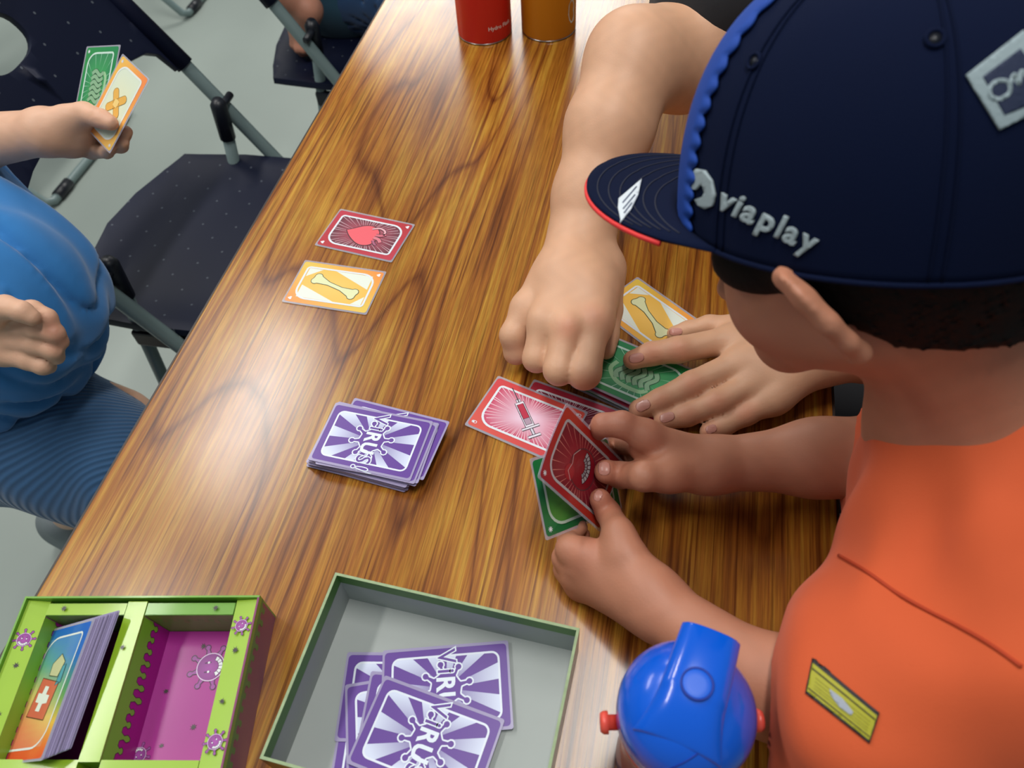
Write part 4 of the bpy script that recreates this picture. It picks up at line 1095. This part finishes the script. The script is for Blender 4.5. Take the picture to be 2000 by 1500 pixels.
# strands along the nape
bm = bmesh.new(); hb = bvh_of(boyb)
for k in range(420):
    t = random.uniform(-1, 1); ang = t * 1.5
    p = W3(-.02 - .078 * math.cos(ang), .080 * math.sin(ang) * .95, random.uniform(-.038, -.006) + .016 * abs(t))
    hit, nr, _, _ = hb.find_nearest(Vector(p))
    if hit is None: continue
    d = unit(-Us + Fs * random.uniform(-.2, .5) + A_(nr) * .15 + (np.cross(Us, Fs)) * random.uniform(-.3, .3)); L0 = random.uniform(.008, .016)
    q = A_(hit) + A_(nr) * .0006; tube('', [q - d * .002, q + d * L0 * .6 + A_(nr) * .0005, q + d * L0], [.0007, .0006, .0001], None, seg=3, bm=bm)
st_ = frombm('nape_hair', bm, M_HAIR, None); st_['kind'] = 'stuff'; bring(st_, boyb)

# ---- t-shirt (orange)
def wr(P):
    return .0034 * np.sin((P @ A_((60, 35, 20))) + 2.2 * np.sin(P @ A_((18, -30, 25)))) * np.sin(P @ A_((-12, 26, 34)) + 1)
M_ORANGE = cloth_mat('orange_cotton', (206, 86, 42), .85, .1)
shirt_p = [cone(D(1915, 843, .476), D(2010, 1060, .54), .060, .098, .04), cone(D(1990, 1050, .55), HIP + A_((.0, 0, .02)), .105, .125, .05), cone(D(1955, 1040, .46), SHL + A_((.0, -.005, .004)), .060, .060, .05),
    cone(SHL, D(1694, 1392, .44), .053, .050, .04), cone(D(1694, 1392, .44), D(1648, 1432, .455), .050, .046, .03), cone(D(1900, 950, .56), D(1850, 900, .585), .050, .046, .03), cone(D(1850, 900, .585), D(1740, 888, .60), .046, .044, .02), cone(D(1900, 1000, .50), D(1735, 1230, .46), .052, .042, .05)]
neck_d = unit(NB - W3(-.035, 0, -.045))
sL0, sL1 = D(1665, 1380, .445), D(1500, 1375, .470); sleeveL_d = unit(sL1 - sL0); sR0, sR1 = D(1850, 900, .585), D(1765, 888, .60); sleeveR_d = unit(sR1 - sR0)
hole = [cone(W3(-.035, 0, -.045) - neck_d * .03, NB - neck_d * .074 - RT * .016, .044, .042)]
shirt = smesh('tshirt', surf(shirt_p, (), .0034, disp=wr, cut=hole + [cone(sL1 + sleeveL_d * .018, sL1 + sleeveL_d * .09, .040), cone(sR1 + sleeveR_d * .010, sR1 + sleeveR_d * .09, .039)]), M_ORANGE, None, smooth_it=3); bring(shirt, boy)
# collar band around the neck opening
def ringpts(c, ax, r, n=40, el=1.0):
    u = unit(np.cross(ax, A_((.3, .2, .9)))); v = np.cross(ax, u)
    return [c + u * r * math.cos(2 * math.pi * k / n) + v * r * el * math.sin(2 * math.pi * k / n) for k in range(n)]
sb = bvh_of(shirt)
# yoke seam
seam = []
for px, py in ((1600, 1078), (1640, 1086), (1690, 1115), (1750, 1158), (1810, 1192), (1870, 1222), (1930, 1256), (1996, 1302)):
    h_, nr, _, _ = sb.ray_cast(Vector(CAM), Vector(ray(px, py)).normalized())
    if h_ is not None: seam.append(A_(h_) + A_(nr) * (.0006 if nr.dot(Vector(ray(px, py))) < 0 else -.0006))
if len(seam) > 3:
    so_ = tube('shoulder_seam', bezier(seam, 5), .0011, mat('orange_seam', (176, 58, 22), .8), None, 6); bring(so_, shirt)
# sleeve badge
a = Art(); q4 = [(1588, 1286), (1718, 1392), (1698, 1452), (1574, 1354)]
bl = lambda u, v: tuple((1 - u) * (1 - v) * q4[0][i] + u * (1 - v) * q4[1][i] + u * v * q4[2][i] + (1 - u) * v * q4[3][i] for i in (0, 1))
band = lambda v0, v1, c, ly, u0=0., u1=1.: a.poly([bl(u, v0) for u in np.linspace(u0, u1, 8)] + [bl(u, v1) for u in np.linspace(u1, u0, 8)], c, ly)
band(0, 1, (34, 26, 30), 1); band(.12, .92, (168, 164, 36), 2, .02, .98); band(.24, .29, (60, 56, 20), 3, .03, .97); band(.80, .84, (70, 66, 24), 3, .03, .97)
for v0 in (.42, .52, .62, .7): band(v0, v0 + .02, (130, 128, 34), 3, .1, .92)
a.poly([bl(u, v) for u, v in ((.30, .42), (.5, .40), (.68, .52), (.66, .66), (.48, .68), (.34, .56))], (158, 164, 176), 4)
bd = drape('sleeve_badge', sb, a, attr_mat('badge_print', .6, 0, .3), None, .0010, 6, .0008); bring(bd, shirt)
# shorts and shoes (below the table)
sh = smesh('shorts', surf([cone(HIP + A_((.0, -.06, 0)), A_((.15, .20, TZ - .175)), .085, .068, .03), cone(HIP + A_((0, .06, 0)), A_((.15, .36, TZ - .175)), .085, .068, .03)], (), .006), cloth_mat('dark_shorts', (24, 26, 34)), None); bring(sh, boy)
def shoe(c, d, parent, m_, s=1.0):
    d = unit(A_(d) * A_((1, 1, 0))); c = A_(c)
    o = smesh('shoe', surf([cone(c, c + d * .12 * s, .034 * s, .032 * s, .03), cone(c + A_((0, 0, .03)), c + d * .03 + A_((0, 0, .05)), .033 * s, .030 * s, .03)], (), .004, clip=[(A_((c[0], c[1], .004)), A_((0, 0, -1)))]), m_, None); return bring(o, parent)
M_SHOE = mat('grey_shoe', (120, 128, 132), .6)
shoe((.14, .20, .040), (-1, 0, 0), boy, M_SHOE); shoe((.14, .36, .040), (-1, 0, 0), boy, M_SHOE)

# ---- cap
M_CAP = cloth_mat('navy_cap_cloth', (2, 13, 42), .9, 0); M_CAP.node_tree.nodes['Principled BSDF'].inputs['Specular IOR Level'].default_value = .15
M_CAPB = cloth_mat('bright_blue_mesh', (3, 60, 150), .8, 0)
capc = RCp
ra_, rb_, rh_ = .098, .084, .128
def cap_pt(th, t, off=0.0):
    """th azimuth from the front (positive to wearer's left), t 0 rim .. 1 top"""
    prof = (1 - t ** 2.5) ** (1 / 2.3)
    a, b = ra_ + off, rb_ + off
    back = 1.03 if math.cos(th) < 0 else 1.0
    seam_ = 1 - .006 * math.exp(-((((th / (math.pi / 3)) % 1) - .5) * 0 + min((th / (math.pi / 3)) % 1, 1 - (th / (math.pi / 3)) % 1)) ** 2 / .002) * (t < .97)
    p = capc + (Fc_ * a * back * math.cos(th) + Lc * b * math.sin(th)) * prof * seam_ + Uc * ((rh_ + off) * t)
    if t < .12: p = p + Uc * (-.004 * math.cos(th) * 0)
    return p
NT_, NP_ = 144, 44
V = []; Fq = []
for i in range(NP_ + 1):
    t = (i / NP_) ** .8
    t = min(t, .9995)
    for j in range(NT_): V.append(cap_pt(2 * math.pi * j / NT_, t))
for i in range(NP_):
    for j in range(NT_): k = (j + 1) % NT_; Fq.append((i * NT_ + j, i * NT_ + k, (i + 1) * NT_ + k, (i + 1) * NT_ + j))
crown = pyd('cap_crown', V, Fq, [M_CAP, M_CAPB], None, True)
add_mod(crown, 'SOLIDIFY', thickness=.002, offset=-1)
cap = thing('baseball_cap', 'navy baseball cap with blue front edging and white side lettering, on the boy', 'cap', tuple(RCp))
bring(crown, cap)
# blue front panels with scalloped edge, laid over the crown
bmv = []; bf = []; NN = 90
for i in range(NN + 1):
    t = .02 + .96 * i / NN; ed = math.radians(43 - 2 * t + 3.0 * abs(math.sin(i * .50)))
    for s in range(13): bmv.append(cap_pt(-ed + 2 * ed * s / 12, t, .0012))
for i in range(NN):
    for s in range(12): bf.append((i * 13 + s, i * 13 + s + 1, (i + 1) * 13 + s + 1, (i + 1) * 13 + s))
fp = pyd('front_panel', bmv, bf, M_CAPB, None, True); add_mod(fp, 'SOLIDIFY', thickness=.0012, offset=1); bring(fp, cap)
# brim
V = []; Fq = []; NS, NR = 40, 16
for i in range(NS + 1):
    s = -1 + 2 * i / NS; th = s * math.radians(59)
    inner = cap_pt(th, .02, .001)
    for j in range(NR + 1):
        r = j / NR; outl = .062 * (1 - abs(s) ** 4.5) ** .5
        x = Fc_ * (outl * r) + Uc * (.013 * r * (1 - s * s) - .002 * r) - Uc * (.004 * s * s)
        V.append(inner + x + Uc * .004)
for i in range(NS):
    for j in range(NR): V0 = i * (NR + 1) + j; Fq.append((V0, V0 + NR + 1, V0 + NR + 2, V0 + 1))
brim = pyd('brim', V, Fq, M_CAP, None, True); add_mod(brim, 'SOLIDIFY', thickness=.0024, offset=0); bring(brim, cap)
brp = lambda s, r: Vector(V[int(round((s + 1) / 2 * NS)) * (NR + 1) + int(round(r * NR))])
edge = [A_(V[i * (NR + 1) + NR]) - Uc * .0020 for i in range(1, NS)]
eo = tube('brim_edge_piping', edge, .0016, mat('coral_red_piping', (226, 50, 50), .6), None, 8); bring(eo, cap)
for r in (4, 6, 8, 10, 12, 14):
    ln = [A_(V[i * (NR + 1) + r]) + Uc * .0013 for i in range(3, NS - 2)]
    q = tube('brim_stitching', ln, .0005, mat('navy_thread', (14, 20, 44), .7) if r == 4 else bpy.data.materials['navy_thread'], None, 5); bring(q, cap)
tube_o = tube('rim_band', [cap_pt(2 * math.pi * k / 80, .01, .0006) for k in range(80)], .0014, M_CAP, None, 8, closed=True); bring(tube_o, cap)
cb_ = smesh('crown_button', surf([ell(cap_pt(0, .9995) , (.008, .008, .005))], (), .0016), M_CAPB, None); bring(cb_, cap)
cbv = bvh_of(crown)
for px, py, r in ((1474, 120, 13), (1826, 76, 15)):
    h_, nr, _, _ = cbv.ray_cast(Vector(CAM), Vector(ray(px, py)).normalized())
    if h_ is None: continue
    nr = A_(nr) if nr.dot(Vector(ray(px, py))) < 0 else -A_(nr)
    e = tube('eyelet', ringpts(A_(h_) + nr * .0006, nr, .0034, 24), .0010, M_CAP, None, 8, closed=True); bring(e, cap)
    e2 = tube('eyelet_hole', [A_(h_) - nr * .001, A_(h_) + nr * .0007], .0024, M_BLACKP, None, 16); bring(e2, cap)
# side seam rows
for thd in (60, 120, 180):
    for dd in (-1.6, 1.6):
        q = tube('crown_seam', [cap_pt(math.radians(thd + dd), t, .0006) for t in np.linspace(.02, .97, 26)], .0005, M_CAP, None, 5); bring(q, cap)
# lettering on the side
M_EMB = attr_mat('embroidery', .75, 0, .3, bump=.3)
EC = (150, 164, 170)
a = Art()
em = [(475, 800), (500, 772), (540, 780), (572, 826), (586, 890), (576, 940), (540, 955), (508, 938), (495, 912), (530, 900), (540, 880), (530, 848), (520, 846), (500, 868), (470, 862), (456, 835)]
a.poly([(1150 + x / 2.3435, y / 2.3435) for x, y in em], EC, 1)
tw = [(1408, 392), (1600, 478)]
base_ang = math.atan2(96, 190)
x0, y0 = 1402, 388
for ch, adv in (('v', 27), ('i', 15), ('a', 30), ('p', 32), ('l', 15), ('a', 30), ('y', 28)):
    c, s_ = math.cos(base_ang), math.sin(base_ang)
    sub_ = Art(); sub_.text(ch, 0, 0, 62, 1.8, EC, 1, 0, 1.02, 'LEFT')
    k = len(a.V)
    for v in sub_.V:
        X, Y = v[0], -v[1]
        # slight forward shear follows the cap curve
        a.V.append((x0 + X * c - Y * s_, y0 + X * s_ + Y * c + 15, v[2])); a.C.append(lin(EC))
    a.F += [tuple(k + i for i in f)[::-1] for f in sub_.F]
    x0 += adv * c * 1.19; y0 += adv * s_ * 1.17
lt = drape('side_lettering', cbv, a, M_EMB, None, .0013, 8, .0012); bring(lt, cap)
# back badge
a = Art(); GB = (142, 158, 164)
oq = [(1885, 148), (1995, 62), (2075, 190), (1950, 254)]
iq = [(1916, 152), (1988, 98), (2052, 188), (1958, 226)]
a.poly(oq, GB, 1); a.poly(iq, (24, 36, 66), 2)
for pts in ([(1948, 196), (1932, 190), (1930, 172), (1946, 160), (1966, 164), (1966, 184), (1948, 196)], [(1966, 172), (1976, 148), (1984, 166), (1990, 142), (2000, 152)], [(2004, 140), (2014, 132), (2020, 146), (2030, 140)]):
    pp = [tuple(q[:2]) for q in bezier([(*p, 0) for p in pts], 5)]; a.stroke(pp, 8, GB, 3, False)
bgo = drape('cap_badge', cbv, a, M_EMB, None, .0012, 8, .0012); bring(bgo, cap)
bbv = bvh_of(brim)
a = Art(); fq = [(1253, 352), (1246, 384), (1232, 412), (1213, 435), (1207, 408), (1208, 391)]
a.poly(fq, (206, 214, 220), 1)
for p, q in (((1216, 400), (1243, 368)), ((1217, 412), (1240, 384)), ((1219, 420), (1234, 400))): a.stroke([p, q], 2.2, (30, 44, 84), 2, False)
em_ = drape('brim_emblem', bbv, a, M_EMB, None, .0010, 8, .0010); bring(em_, cap)
# ================================================================== second player (black sleeves), only arms and lap in view
pB = thing('person', 'person in black reaching in from the top right, one hand flat on the cards', 'person', (.45, .62, 0))
bRW = T(1137, 455, .062); bRE = T(1240, 118, .150); bUP = D(1330, 112, .795); bRS = D(1520, -40, .76)
bLW = T(1612, 690, .034); bLE = T(1880, 640, .060); bLS = A_((.40, .60, TZ + .20))
Bt = A_((.40, .72, TZ + .02)); Bn = A_((.30, .74, TZ + .27)); Bh = A_((.47, .66, TZ - .18))
fB = unit((-.8, -.45, -.45)); uB = unit((-.25, -.1, .95))
hpB, W3B, HRB = head_prims(A_((.20, .74, TZ + .40)), fB, uB, 1.05)
base = hpB + [cone(W3B(-.03, 0, -.05), Bn, .048, .052, .03), cone(Bn, Bt, .07, .10, .05), cone(Bt, Bh, .11, .12, .05), cone(Bn, bRS, .05, .045, .03), cone(Bn, bLS, .05, .045, .03),
    cone(bRS, bUP, .050, .0500, .03), cone(bUP, bRE, .0500, .042, .02), cone(bRE, T(1190, 250, .118), .041, .0385, .03), cone(T(1190, 250, .118), T(1152, 385, .080), .0385, .0320, .02), cone(T(1152, 385, .080), bRW, .0320, .0295, .02),
    cone(bLS, bLE, .045, .036, .02), cone(bLE, T(1700, 680, .040), .034, .026, .02), cone(T(1700, 680, .040), bLW, .026, .0215, .02),
    cone(Bh + A_((0, -.07, 0)), A_((.12, .50, TZ - .17)), .075, .058, .03), cone(Bh + A_((0, .07, 0)), A_((.12, .70, TZ - .17)), .075, .058, .03),
    cone(A_((.12, .50, TZ - .17)), A_((.16, .50, .10)), .05, .033, .03), cone(A_((.12, .70, TZ - .17)), A_((.16, .70, .10)), .05, .033, .03)]
# curled right hand, knuckles up
bM = [T(1160, 628, .058), T(1108, 640, .062), T(1062, 628, .058), T(1026, 600, .048)]
for q, r in zip(bM, (.0140, .0140, .0135, .0120)): base.append(cone(bRW, q, .0225, r, .014))
base.append(cone(T(1180, 520, .050), bM[0], .020, .015, .014)); base.append(cone(T(1100, 540, .060), T(1140, 560, .060), .021, .021, .02))
gB = ears(W3B, HRB, 1.05)
gB.append((chain([bM[0], T(1141, 728, .046), T(1143, 735, .026), T(1146, 716, .011)], [.0135, .0142, .0112, .0090]), .009))
gB.append((chain([bM[1], T(1092, 722, .046), T(1096, 726, .026), T(1104, 706, .011)], [.0132, .0132, .0108, .0088]), .009))
gB.append((chain([bM[2], T(1048, 700, .040), T(1054, 704, .022), T(1066, 688, .010)], [.0125, .0120, .0100, .0082]), .009))
gB.append((chain([bM[3], T(1003, 655, .036), T(1008, 688, .021), T(1026, 690, .010)], [.0118, .0122, .0108, .0085]), .009))
gB.append((chain([T(1182, 540, .044), T(1188, 605, .034), T(1186, 655, .024), T(1184, 684, .0215)], [.0165, .0130, .0105, .0085]), .010))
# flat left hand, palm down, fingers to the left
bL = [T(1425, 665, .026), T(1448, 708, .027), T(1478, 745, .025), T(1506, 782, .021)]
for q, r in zip(bL, (.0122, .0122, .0118, .0105)): base.append(cone(bLW, q, .0190, r, .016))
base.append(cone(T(1560, 690, .028), T(1470, 715, .026), .0170, .0150, .016)); base.append(cone(T(1540, 735, .022), T(1520, 775, .019), .0140, .0120, .014))
base.append(cone(T(1570, 668, .026), T(1450, 640, .022), .0170, .0120, .016))
gB.append((chain([bL[0], T(1325, 683, .030), T(1272, 691, .026), T(1236, 703, .0235)], [.0128, .0116, .0104, .0088]), .009))
gB.append((chain([bL[1], T(1352, 752, .0240), T(1290, 783, .0160), T(1248, 800, .0100)], [.0128, .0120, .0106, .0092]), .009))
gB.append((chain([bL[2], T(1400, 787, .0205), T(1342, 810, .0130), T(1296, 822, .0090)], [.0122, .0112, .0100, .0086]), .009))
gB.append((chain([bL[3], T(1458, 808, .0150), T(1415, 830, .0105), T(1384, 843, .0085)], [.0110, .0098, .0088, .0078]), .009))
gB.append((chain([T(1450, 640, .022), T(1385, 636, .018), T(1345, 645, .0135), T(1318, 652, .0110)], [.0120, .0096, .0086, .0076]), .009))
jB = [T(1325, 683, .040), T(1272, 691, .034), T(1352, 752, .034), T(1290, 783, .026), T(1400, 787, .031), T(1342, 810, .022), T(1458, 808, .024), T(1236, 703, .030), T(1248, 800, .018), T(1296, 822, .016), T(1384, 843, .015), T(1141, 750, .05), T(1110, 640, .075), T(1160, 620, .07)]
bodyB = smesh('body', surf(base, gB, .0024), M_SKIN, None, skin_col((208, 160, 128), (204, 122, 94), jB, .011, .5)); bring(bodyB, pB)
bbB = bvh_of(bodyB)
for a_ in ((1243, 699, 15, 9, -.2), (1256, 792, 15, 10, -.45), (1303, 815, 15, 9, -.3), (1389, 838, 11, 8, -.35), (1320, 648, 13, 7, -.1)): nail(bbB, bodyB, *a_)
eyes(W3B, HRB, bodyB, 1.05)
M_BLACK = cloth_mat('black_cotton', (20, 20, 26), .85, .1)
slB = unit(D(1345, 70, .79) - D(1440, 10, .775))
tB = smesh('tshirt', surf([cone(Bn + A_((0, 0, -.02)), Bt, .085, .125, .05), cone(Bt, Bh + A_((0, 0, .03)), .125, .14, .05), cone(Bn + A_((0, 0, -.03)), bRS, .06, .060, .04), cone(bRS, D(1400, 12, .785), .066, .066, .03), cone(Bn + A_((0, 0, -.03)), bLS, .06, .055, .04), cone(bLS, bLS * .5 + bLE * .5, .055, .052, .03)],
    (), .005, disp=wr, cut=[cone(W3B(-.03, 0, -.05), Bn, .055, .060)]), M_BLACK, None); bring(tB, pB)
shB = smesh('shorts', surf([cone(Bh + A_((0, -.07, 0)), A_((.18, .50, TZ - .16)), .10, .078, .03), cone(Bh + A_((0, .07, 0)), A_((.18, .70, TZ - .16)), .10, .078, .03)], (), .006), M_BLACK, None); bring(shB, pB)
hairB = smesh('hair', surf([ell(W3B(-.016, 0, .032), A_((.100, .083, .088)) * 1.05, HRB)], (), .004, disp=hdisp, clip=[(W3B(.03, 0, .02), unit(fB * .8 - uB * .7))]), M_HAIR, None); bring(hairB, bodyB)
shoe((.16, .50, .040), (-1, 0, 0), pB, M_SHOE, 1.15); shoe((.16, .70, .040), (-1, 0, 0), pB, M_SHOE, 1.15)

# ================================================================== child at the left edge in blue
pA = thing('person', 'child in blue top and ribbed trousers at the left edge, holding up two cards', 'person', (-.90, .42, 0))
aW = D(88, 258, .86); aE = D(-210, 300, .90); aS = D(-330, 240, .84)
# the card it shows
oA, oB, oC = D(240, 105, .845), D(293, 155, .820), D(215, 300, .841)
ox = unit(oB - oA); oy = unit(oB - oC); oy = unit(oy - ox * (ox @ oy)); on = np.cross(ox, oy); oc = (oA + oC) / 2
card('bandage', art_bandage, 'cream and orange bandage card held up by the child in blue', oc, oy, ox)
po = lambda px, py, off=0.: onplane(px, py, off, oc, on)
g1, g2 = po(170, 91, -.006), po(250, 87, -.006); gx = unit(g2 - g1); gyv = np.cross(on, gx)
gyv = gyv if gyv @ UP > 0 else -gyv
card('green', art_green, 'green card peeking out behind the bandage card of the child in blue', g1 + gx * .0302 - gyv * .0452, gyv, gx)
aH = D(-60, 760, 1.02); aN = D(-260, 250, .92)
hpA, W3A, HRA = head_prims(D(-420, -60, .80), unit((.9, -.25, -.35)), unit((.3, 0, .95)), 1.0)
kn1, kn2 = D(225, 912, 1.02), D(222, 842, 1.12)
base = hpA + [cone(W3A(-.03, 0, -.05), aN, .045, .05, .03), cone(aN, aH, .09, .10, .05), cone(aN, aS, .05, .042, .03), cone(aS, aE, .040, .036, .03), cone(aE, (aE + aW) / 2, .036, .031, .02), cone((aE + aW) / 2, aW, .031, .0235, .02),
    cone(aN, D(-260, 520, .84), .05, .042, .03), cone(D(-260, 520, .84), D(-200, 700, .82), .04, .033, .02), cone(D(-200, 700, .82), D(-60, 660, .82), .033, .026, .02),
    cone(aH, kn1, .085, .060, .03), cone(aH, kn2, .085, .060, .03), cone(kn1, T(138, 1000, -.60), .050, .030, .03), cone(kn2, T(330, 900, -.66), .050, .032, .03)]
mA = [D(160, 232, .855), D(158, 252, .865), D(150, 270, .872), D(140, 285, .878)]
for q in mA: base.append(cone(aW, q, .0185, .0115, .014))
gA = ears(W3A, HRA)
gA.append((chain([D(130, 232, .852), D(165, 222, .846), po(198, 232, .012), po(216, 240, .009)], [.0150, .0120, .0098, .0082]), .010))
gA.append((chain([mA[0], po(205, 235, -.030), po(225, 240, -.018), po(222, 238, -.013)], [.0105, .0095, .0080, .0070]), .009))
gA.append((chain([mA[1], po(210, 262, -.032), po(240, 262, -.024), po(246, 258, -.013)], [.0108, .0098, .0084, .0072]), .009))
gA.append((chain([mA[2], po(205, 282, -.034), po(235, 284, -.026), po(240, 278, -.014)], [.0104, .0094, .0082, .0070]), .009))
gA.append((chain([mA[3], po(180, 296, -.030), po(208, 296, -.018), po(214, 288, -.006)], [.0096, .0086, .0074, .0064]), .009))
m2 = [D(12, 615, .80), D(14, 640, .81), D(12, 665, .815), D(6, 690, .82)]
for q in m2: base.append(cone(D(-60, 660, .82), q, .018, .0125, .014))
for q, a_, b_, c_ in ((m2[0], (62, 608, .785), (92, 622, .785), (104, 642, .79)), (m2[1], (72, 640, .79), (106, 650, .79), (120, 668, .80)), (m2[2], (70, 672, .80), (104, 684, .80), (112, 698, .81)), (m2[3], (56, 702, .81), (84, 714, .81), (96, 716, .82))):
    gA.append((chain([q, D(*a_), D(*b_), D(*c_)], [.0118, .0110, .0096, .0078]), .009))
gA.append((chain([D(-30, 625, .80), D(10, 600, .77), D(42, 608, .765), D(62, 620, .768)], [.0150, .0118, .0100, .0085]), .010))
bodyA = smesh('body', surf(base, gA, .0028), M_SKIN, None, skin_col((214, 168, 140), (200, 118, 96), [D(216, 240, .84), D(104, 642, .78), D(120, 668, .79)], .014, .5)); bring(bodyA, pA)
eyes(W3A, HRA, bodyA)
M_BLUEC = cloth_mat('bright_blue_cotton', (40, 118, 186), .85, .3, noise_=.55, nsc=7)
M_DENIM = cloth_mat('ribbed_blue_trousers', (52, 96, 140), .8, .3, rib=.7, rib_scale=52, rot=(0, 0, .9))
def wr2(P):
    a = np.sin(P @ A_((34, 50, 16)) + 1.8 * np.sin(P @ A_((24, -16, 26)))); return .0075 * (1 - np.abs(a)) ** 2 * 1.2 - .004 + .003 * np.sin(P @ A_((90, -60, 70)) + 2 * a)
tA = smesh('top', surf([cone(D(-215, 310, .90), D(-28, 590, .91), .085, .112, .06), cone(D(-28, 590, .91), D(-30, 665, .96), .112, .112, .06), cone(aN, aS, .055, .055, .04), cone(aS, aE * .6 + aS * .4, .054, .050, .03), cone(aN, D(-260, 520, .84), .05, .05, .04), cone(D(-260, 520, .84), D(-170, 690, .82), .048, .044, .03)],
    (), .005, disp=wr2), M_BLUEC, None); bring(tA, pA)
trA = smesh('trousers', surf([cone(aH, kn1, .100, .072, .05), cone(D(10, 835, 1.02), kn1, .100, .072, .04), cone(aH, kn2, .09, .060, .03), cone(kn1, T(170, 955, -.42), .064, .042, .03), cone(kn2, T(330, 900, -.60), .055, .045, .03)],
    (), .0045, disp=lambda P: .003 * np.sin(P @ A_((50, 20, 30)))), M_DENIM, None); bring(trA, pA)
hairA = smesh('hair', surf([ell(W3A(-.016, 0, .032), A_((.100, .083, .088)), HRA)], (), .005, disp=hdisp, clip=[(W3A(.03, 0, .02), unit(A_((.9, -.25, -.35)) * .8 - A_((.3, 0, .95)) * .7))]), M_HAIR, None); bring(hairA, bodyA)
s1 = T(128, 1030, -.70); shoe((s1[0], s1[1], .040), (.9, -.35, 0), pA, M_SHOE); s2 = T(330, 900, -.70); shoe((s2[0], s2[1], .04), (1, 0, 0), pA, M_SHOE)

# ================================================================== person on the far chair
pC = thing('person', 'person sitting on the far chair in dark blue shorts, hand on the seat corner', 'person', (-.66, 1.56, 0))
cHd = T(588, 78, -.262)
cS = A_((-.84, 1.36, TZ + .20)); cE = A_((-.88, 1.28, TZ - .02)); cHp = A_((-.72, 1.56, TZ - .22))
hpC, W3C, HRC = head_prims(A_((-.72, 1.56, TZ + .46)), unit((.9, -.2, -.3)), unit((.2, 0, .97)), 1.0)
base = hpC + [cone(W3C(-.03, 0, -.05), A_((-.78, 1.56, TZ + .26)), .045, .05, .03), cone(A_((-.78, 1.56, TZ + .22)), cHp, .09, .11, .05), cone(A_((-.78, 1.56, TZ + .24)), cS, .05, .042, .03), cone(cS, cE, .040, .032, .03), cone(cE, T(600, 20, -.19), .031, .024, .02), cone(A_((-.78, 1.56, TZ + .24)), A_((-.80, 1.76, TZ + .2)), .05, .042, .03), cone(A_((-.80, 1.76, TZ + .2)), A_((-.62, 1.80, TZ - .02)), .04, .032, .03), cone(A_((-.62, 1.80, TZ - .02)), A_((-.45, 1.70, TZ - .12)), .031, .024, .03),
    cone(cHp, A_((-.40, 1.46, TZ - .20)), .085, .060, .04), cone(cHp, A_((-.40, 1.66, TZ - .20)), .085, .060, .04), cone(A_((-.40, 1.46, TZ - .20)), A_((-.42, 1.46, .1)), .05, .033, .03), cone(A_((-.40, 1.66, TZ - .20)), A_((-.42, 1.66, .1)), .05, .033, .03)]
cw = T(600, 20, -.19)
mC = [T(577, 58, -.235), T(584, 64, -.238), T(594, 66, -.238), T(603, 64, -.236)]
for q in mC: base.append(cone(cw, q, .022, .0125, .016))
gC = ears(W3C, HRC)
for q, e1, e2 in zip(mC, ((576, 86), (584, 94), (594, 95), (605, 92)), ((582, 98), (590, 104), (600, 102), (609, 97))):
    gC.append((chain([q, T(*e1, -.262), T(*e2, -.285)], [.0118, .0105, .0080]), .009))
bodyC = smesh('body', surf(base, gC, .0042), M_SKIN, None, skin_col((196, 136, 112), (190, 110, 90), [], .01, 0)); bring(bodyC, pC)
eyes(W3C, HRC, bodyC)
shC = smesh('shorts', surf([cone(cHp, A_((-.47, 1.475, TZ - .20)), .108, .080, .04), cone(cHp, A_((-.47, 1.655, TZ - .20)), .108, .080, .04)], (), .007, shell=.008, clip=[(A_((-.50, 1.5, TZ - .2)), A_((1., 0, 0)))]), cloth_mat('blue_shorts', (24, 62, 104)), None); bring(shC, pC)
tC = smesh('tshirt', surf([cone(A_((-.78, 1.56, TZ + .20)), cHp, .115, .125, .05), cone(A_((-.78, 1.56, TZ + .22)), cS, .06, .056, .03), cone(cS, (cS + cE) / 2, .056, .05, .03), cone(A_((-.78, 1.56, TZ + .22)), A_((-.80, 1.76, TZ + .2)), .06, .056, .03)], (), .007), cloth_mat('teal_cotton', (30, 74, 96)), None); bring(tC, pC)
hairC = smesh('hair', surf([ell(W3C(-.016, 0, .032), A_((.100, .083, .088)), HRC)], (), .006, clip=[(W3C(.03, 0, .02), unit(A_((.9, -.2, -.3)) * .8 - A_((.2, 0, .97)) * .7))]), M_HAIR, None); bring(hairC, bodyC)
shoe((-.42, 1.46, .040), (1, 0, 0), pC, M_SHOE); shoe((-.42, 1.66, .040), (1, 0, 0), pC, M_SHOE)
# chairs under the seated players, behind the picture's right and left borders
